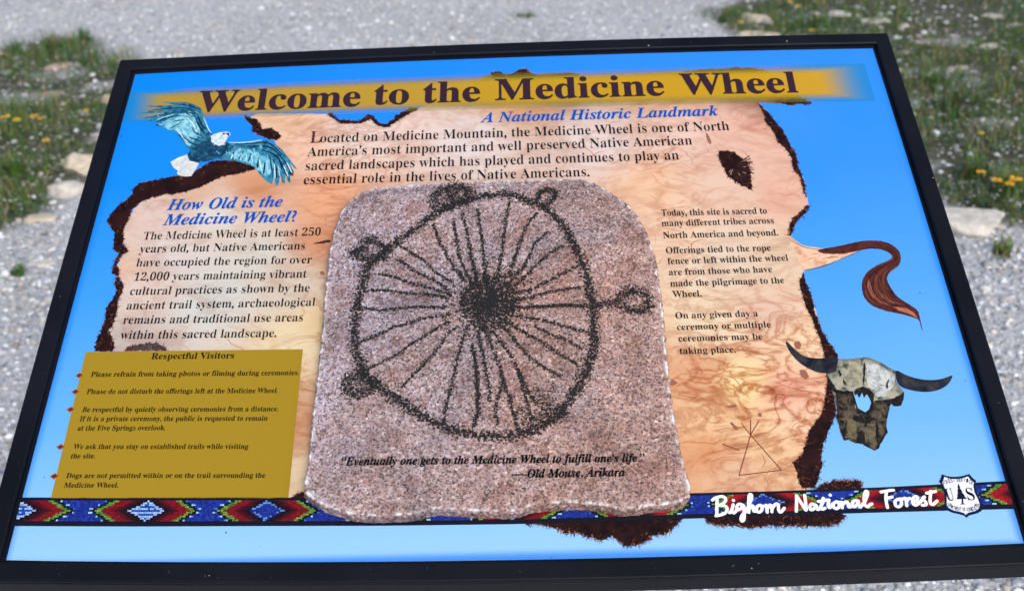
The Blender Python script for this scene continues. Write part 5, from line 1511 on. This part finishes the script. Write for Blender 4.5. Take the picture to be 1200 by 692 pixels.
fill(eg, ART['eagle_tail'], layer(7), mottle([(168, 192, 204), (206, 218, 224), (196, 190, 184), (222, 228, 232)], 8.0), 1.5)
fill(eg, ART['eagle_wing_a'], layer(8), mottle([(14, 56, 86), (32, 92, 124), (58, 134, 164), (40, 106, 138)], 8.0, 1), 1.4)
fill(eg, ART['eagle_wing_b'], layer(8), mottle([(14, 60, 92), (36, 100, 134), (66, 144, 174), (42, 112, 144)], 8.0, 6), 1.4)
fill(eg, ART['eagle_body'], layer(8) + 1.2e-5, mottle([(8, 38, 62), (20, 66, 96), (48, 108, 138)], 6.0, 9), 1.4)
fill(eg, ragged(ART['eagle_inner_a'], 3, 1.2, fe), layer(9), mottle([(76, 150, 180), (116, 188, 210), (164, 214, 230)], 7.0, 12), 1.4)
fill(eg, ragged(ART['eagle_inner_b'], 3, 1.2, fe), layer(9), mottle([(60, 138, 170), (98, 176, 202), (146, 206, 224)], 7.0, 15), 1.4)
for i, p in enumerate(ART['eagle_dark_strokes']):
    stroke(eg, smooth_path(p, 4), 2.3, layer(10) + i * 1e-6, rgb(*fe.choice([(12, 48, 78), (20, 66, 98), (6, 34, 62)])), True, step=2e-7)
for i, p in enumerate(ART['eagle_light_strokes']):
    stroke(eg, smooth_path(p, 4), 1.5, layer(10) + 4.2e-5 + i * 1e-6, rgb(*fe.choice([(176, 222, 236), (150, 206, 226), (200, 234, 242)])), True, step=2e-7)
for i in range(260):     # fine barbs across the wings
    poly = ART['eagle_wing_a'] if i % 2 else ART['eagle_wing_b']
    a = (fe.uniform(min(p[0] for p in poly), max(p[0] for p in poly)), fe.uniform(min(p[1] for p in poly), max(p[1] for p in poly)))
    an = 2.3 if i % 2 else -1.1
    an += fe.uniform(-.35, .35)
    b = (a[0] + math.cos(an) * 7, a[1] + math.sin(an) * 7)
    if inside(a, poly) and inside(b, poly):
        stroke(eg, [a, ((a[0] + b[0]) / 2, (a[1] + b[1]) / 2 + .4), b], .8, layer(10) + 8e-5 + i * 3e-7, rgb(*fe.choice([DEEP, MID, PALEB, (20, 70, 104)])), True, step=1e-7)
fill(eg, ragged(ART['eagle_head'], 1.6, .5, fe), layer(14), mottle([(130, 168, 188), (188, 206, 216), (218, 226, 232), (200, 214, 222)], 5.0, 2.2), 1.2)
for i in range(16):      # neck feathers
    x_, y_ = ART['eagle_head'][8 + i % 3]
    a_ = (x_ + fe.uniform(-5, 4), y_ + fe.uniform(0, 6))
    stroke(eg, [a_, (a_[0] - 1.2, a_[1] - 1.6), (a_[0] - 1.8, a_[1] - 3.4)], .6, layer(14) + 1e-5 + i * 4e-7, rgb(*fe.choice([(120, 164, 188), (240, 246, 250)])), True, step=1e-7)
fill(eg, ART['eagle_beak'], layer(15), rgb(62, 78, 92))
fill(eg, ART['eagle_eye'], layer(15), rgb(50, 60, 72))
eagle = eg.build('eagle_picture', M_INK, sign, PM)
tag(eagle, 'printed bald eagle with spread blue grey wings and white head')

# --- bison skull
def jaw(f):
    """the printed snout is darkest just under the brow"""
    ys = [p[1] for p in ART['skull_lower']]
    a, b = min(ys), max(ys)

    def g(p):
        t = 1.0 - .62 * ((p[1] - a) / (b - a)) ** 1.3
        c = f(p)
        return (c[0] * t, c[1] * t, c[2] * t, 1)
    return g


def rounded(f, poly, reach):
    """the picture's own modelling: the printed form darkens towards its outline"""
    def g(p):
        t = min(1.0, seg_dist(p, poly) / reach)
        t = .38 + .62 * t * (2 - t)
        c = f(p)
        return (c[0] * t, c[1] * t, c[2] * t, 1)
    return g


sk = MB()


fill(sk, ragged(ART['skull'], 2.5, .4, fe), layer(7), rounded(mottle([(66, 68, 64), (116, 122, 114), (156, 158, 142), (174, 166, 142), (138, 146, 142)], 13.0, 2.0), ART['skull'], 9), 1.3)
fill(sk, ragged(ART['skull_lower'], 2.5, .4, fe), layer(8), jaw(rounded(mottle([(18, 20, 22), (48, 48, 46), (92, 84, 70), (124, 108, 84), (66, 62, 54)], 7.0, 5.0), ART['skull_lower'], 9)), 1.2)
for i, p in enumerate(ART['skull_light']):
    fill(sk, ragged(p, 2, .7, fe), layer(9) + i * 1e-6, mottle([(120, 128, 130), (170, 176, 176), (206, 208, 206), (150, 158, 160)] if i in (0, 2) else ([(112, 114, 102), (152, 148, 126), (176, 170, 146)] if i == 1 else [(70, 66, 52), (116, 106, 80), (96, 88, 66)]), 9.0, i * 2.0), 1.2)
for i, p in enumerate(ART['skull_dark']):
    fill(sk, ragged(p, 2, .4, fe), layer(10) + i * 1e-6, mottle([(18, 18, 22), (34, 30, 30), (46, 40, 36)], 7.0, i), 1.5)
for i in range(60):     # hairline cracks and stains in the bone
    P_ = ART['skull'] if i < 36 else ART['skull_lower']
    a_ = (fe.uniform(min(p[0] for p in P_), max(p[0] for p in P_)), fe.uniform(min(p[1] for p in P_), max(p[1] for p in P_)))
    an = fe.choice([1.57, 1.2, 2.0, .4]) + fe.uniform(-.4, .4)
    l_ = fe.uniform(3, 9)
    b_ = (a_[0] + math.cos(an) * l_, a_[1] - math.sin(an) * l_)
    if inside(a_, P_) and inside(b_, P_):
        stroke(sk, [a_, ((a_[0] + b_[0]) / 2 + fe.uniform(-1, 1), (a_[1] + b_[1]) / 2), b_], fe.uniform(.5, 1.1), layer(10) + 1.4e-5 + i * 3e-7, rgb(*fe.choice([(60, 58, 56), (84, 82, 76), (40, 38, 40)])), True, step=1e-7)
fill(sk, ART['skull_hole'], layer(11), rgb(120, 184, 250))
skull = sk.build('skull_picture', M_INK, sign, PM)
tag(skull, 'printed weathered bison skull with dark horns')
for k in ('horn_a', 'horn_b'):
    hmb = MB()
    P = ART[k]
    yt, yb = max(p[1] for p in P), min(p[1] for p in P)
    fill(hmb, smooth_path(P, 3, True), layer(12), mottle([(20, 24, 34), (30, 34, 44), (44, 46, 54), (62, 60, 62)], 14.0, 4.0), 2)
    hmb.build('horn', M_INK, skull)

# a few specks of dirt on the print
dm = MB()
for (x, y) in ART['specks']:
    r_ = fe.uniform(.5, 1.0)
    dm.face([mm((x + math.cos(t) * r_ * fe.uniform(.6, 1.2), y + math.sin(t) * r_ * 1.4), layer(9)) for t in np.linspace(0, 5.4, 7)], (0.02, 0.03, 0.08, 1))
for i in range(46):
    x, y = fe.uniform(-510, 510), fe.uniform(-365, 365)
    r_ = fe.uniform(.15, .45)
    dm.face([mm((x + math.cos(t) * r_ * fe.uniform(.6, 1.3), y + math.sin(t) * r_ * 1.4), layer(13) + i * 3e-7) for t in np.linspace(0, 5.4, 7)], rgb(*fe.choice([(40, 50, 90), (200, 205, 215), (60, 50, 50)])))
merge(panel, dm, M_INK)
cm = MB()
for (x, y, r_) in [(202, 381, 1.1), (394, 381.5, 1.0), (-98, 380, .5), (330, 383, .45), (536, 120, .6), (-531, -30, .5), (240, -389, .7), (-300, -384, .5), (60, 384, .4)]:
    cm.face([mm((x + math.cos(t) * r_ * fe.uniform(.5, 1.4), y + math.sin(t) * r_ * .8), .00643) for t in np.linspace(0, 5.4, 7)], rgb(196, 190, 182))
for ci, (cx_, cy_) in enumerate(((-1, 1), (1, 1), (1, -1), (-1, -1))):
    p_ = loop[(0, 16, 32, 48)[ci]]
    for (d0, d1) in ((3.2, 18.4),):
        e_ = .22
        cm.face([mm((p_[0] + cx_ * d + sx_ * e_ * cx_, p_[1] + cy_ * d - sx_ * e_ * cy_), .00643) for d, sx_ in ((d0, 1), (d1, 1), (d1, -1), (d0, -1))], rgb(4, 5, 8))
for i in range(60):      # dust and scuffs on the rails
    k = fe.randrange(64)
    p_, n_ = loop[k], nrm[k]
    d = fe.uniform(4, 18)
    t_ = fe.uniform(0, 60)
    q_ = (p_[0] + n_[0] * d + (n_[1] * t_ if k % 16 < 15 else 0), p_[1] + n_[1] * d - (n_[0] * t_ if k % 16 < 15 else 0))
    a_ = fe.uniform(0, 6.28)
    l_, w_ = fe.uniform(.3, 1.6), fe.uniform(.08, .25)
    ca_, sa_ = math.cos(a_), math.sin(a_)
    cm.face([mm((q_[0] + ca_ * u_ * l_ - sa_ * v_ * w_, q_[1] + sa_ * u_ * l_ + ca_ * v_ * w_), .00644 + i * 1e-7) for u_, v_ in ((-1, -1), (1, -1), (1, 1), (-1, 1))], rgb(*fe.choice([(70, 74, 84), (110, 108, 106), (52, 56, 66)])))
merge(fo, cm, M_INK)

# --- granite slab
st_ = random.Random(33)
out_ = []
O = SLAB['outline']
per = sum(math.dist(O[i], O[(i + 1) % len(O)]) for i in range(len(O)))
for i in range(len(O)):
    a, b = O[i], O[(i + 1) % len(O)]
    k = max(1, int(math.dist(a, b) / 2.2))
    for j in range(k):
        t = j / k
        out_.append((a[0] + (b[0] - a[0]) * t, a[1] + (b[1] - a[1]) * t))
N = len(out_)
if sum(out_[i - 1][0] * out_[i][1] - out_[i][0] * out_[i - 1][1] for i in range(N)) < 0:
    out_.reverse()
on = []
for i in range(N):
    a, b = out_[i - 3], out_[(i + 3) % N]
    d = Vector((b[0] - a[0], b[1] - a[1])).normalized()
    on.append((d.y, -d.x))
HS = 0.0155
rings = [(1.2, 0.0002, .5, 0), (1.9, .003, 1.0, .4), (1.5, .0065, 1.3, .7), (1.5, .010, 1.3, .7), (1.1, .0128, 1.2, .7), (0.4, .0146, 1.2, .6), (-0.7, .0155, 1.0, .35), (-2.6, HS, .8, .25)]
gv, gf = MB(), None
for k, (off, z, amp, za) in enumerate(rings):
    for i in range(N):
        p = out_[i]
        chip = 1.4 * max(0, noise.noise((p[0] * .09, p[1] * .09, 4)) - .05) if 2 <= k <= 6 else 0
        nn = amp * (1.5 if k >= 2 else 1) * (noise.noise((p[0] * .22, p[1] * .22, k * .5)) + .6 * noise.noise((p[0] * .6, p[1] * .6, k * .9))) - chip
        zz = z * 1000 + za * (noise.noise((p[0] * .3, p[1] * .3, 50 + k)) + .5 * noise.noise((p[0] * .9, p[1] * .9, 70 + k)))
        gv.v.append(mm((p[0] + on[i][0] * (off + nn), p[1] + on[i][1] * (off + nn)), max(zz, .15) / 1000))
        wht = (0, 0, 0, 0, 0, .35, 1, .22)[k] * max(0, min(1, .30 + 1.5 * noise.noise((p[0] * .11, p[1] * .11, 90)) + 1.3 * noise.noise((p[0] * .6, p[1] * .6, 90 + k * .3))))
        gv.c.append((wht, wht, wht, 1))
nk = len(rings)
for k in range(nk - 1):
    for i in range(N):
        j = (i + 1) % N
        gv.f.append((k * N + i, k * N + j, (k + 1) * N + j, (k + 1) * N + i))
# top face: triangulated with inner points, gently uneven
last = [(v[0] * 1000, v[1] * 1000) for v in gv.v[(nk - 1) * N:]]
lastz = [v[2] for v in gv.v[(nk - 1) * N:]]
xs, ys = [p[0] for p in last], [p[1] for p in last]
shr = [(p[0] - on[i][0] * 2.0, p[1] - on[i][1] * 2.0) for i, p in enumerate(last)]
ipts = []
yq = min(ys)
while yq < max(ys):
    xq = min(xs)
    while xq < max(xs):
        q_ = (xq + st_.uniform(-1.2, 1.2), yq + st_.uniform(-1.2, 1.2))
        if inside(q_, shr):
            ipts.append(q_)
        xq += 4.5
    yq += 4.5
tv, tf = tri(last, ipts)
keymap = {}
for i, p in enumerate(last):
    keymap[(round(p[0], 2), round(p[1], 2))] = (nk - 1) * N + i
idx = []
for p in tv:
    kq = (round(p[0], 2), round(p[1], 2))
    if kq in keymap:
        idx.append(keymap[kq])
    else:
        idx.append(len(gv.v))
        gv.v.append(mm(p, HS + .00025 * noise.noise((p[0] * .12, p[1] * .12, 8))))
        gv.c.append((0, 0, 0, 1))
gv.f += [tuple(idx[i] for i in t) for t in tf]
slab = gv.build('stone_slab', M_GRANITE, sign, PM, smooth=False)
tag(slab, 'pinkish grey granite slab with chipped pale edges mounted on the panel')

# stippled wheel drawing on the slab
wd = MB()
wr = random.Random(77)
WZ = HS + .00065
cntd = [0]


def dot(x, y, r):
    c = wr.choice([(18, 17, 19), (26, 24, 25), (12, 12, 14), (36, 33, 33)])
    z = WZ + (cntd[0] % 60) * 3e-6
    cntd[0] += 1
    a0 = wr.uniform(0, 6.28)
    n_ = wr.choice((5, 6))
    wd.face([mm((x + math.cos(a0 + t * 6.283 / n_) * r * wr.uniform(.6, 1.3), y + math.sin(a0 + t * 6.283 / n_) * r * wr.uniform(.6, 1.3)), z) for t in range(n_)], rgb(*c, .8))


def stipple(path, width, dens, r0=.45, r1=1.0):
    for a, b in zip(path, path[1:]):
        L_ = math.dist(a, b)
        m_ = L_ * dens
        m_ = int(m_) + (wr.random() < m_ % 1)
        for _ in range(m_):
            t = wr.random()
            dx, dy = (b[0] - a[0]) / L_, (b[1] - a[1]) / L_
            s = wr.gauss(0, width * .42)
            dot(a[0] + (b[0] - a[0]) * t - dy * s, a[1] + (b[1] - a[1]) * t + dx * s, wr.uniform(r0, r1))


ring_ = smooth_path(SLAB['ring'], 5, True)
stipple(ring_ + [ring_[0]], 7.6, 5.0, .6, 1.5)
for p in SLAB['spokes']:
    stipple(smooth_path(p, 5), 3.0, 2.3, .55, 1.3)
for i, p in enumerate(SLAB['cairns']):
    stipple(smooth_path(p, 5), 9.5 if i != 2 else 6.0, 5.2, .6, 1.4)
hc, hy, hx = SLAB['hub']
RX, RY = abs(hx[0] - hc[0]), abs(hy[1] - hc[1])
for _ in range(3600):
    a, k = wr.uniform(0, 6.283), (.8 * math.sqrt(wr.random()) if wr.random() < .42 else abs(wr.gauss(.5, .48)))
    if k < 2.0:
        dot(hc[0] + math.cos(a) * RX * k, hc[1] + math.sin(a) * RY * k, wr.uniform(.6, 1.4))
SLAB['blots'].append(((sum(p[0] for p in SLAB['cairns'][0]) / 10, sum(p[1] for p in SLAB['cairns'][0]) / 10), 24))
for (p, r_) in SLAB['blots']:
    for _ in range(int(r_ * r_ * .75)):
        dot(p[0] + wr.gauss(0, r_ * .42), p[1] + wr.gauss(0, r_ * .42), wr.uniform(.4, .95))
# loose flecks across the whole wheel
for _ in range(1500):
    a, k = wr.uniform(0, 6.283), math.sqrt(wr.random()) * 1.25
    q_ = (hc[0] + math.cos(a) * 105 * k, hc[1] + 0 + math.sin(a) * 118 * k - 6)
    if inside(q_, last):
        dot(q_[0], q_[1], wr.uniform(.3, .9))
tag(wd.build('wheel_drawing', M_STIPPLE, slab), 'black stippled drawing of a spoked stone wheel with cairns')
groups['inscription'].build('inscription', M_INK, slab)
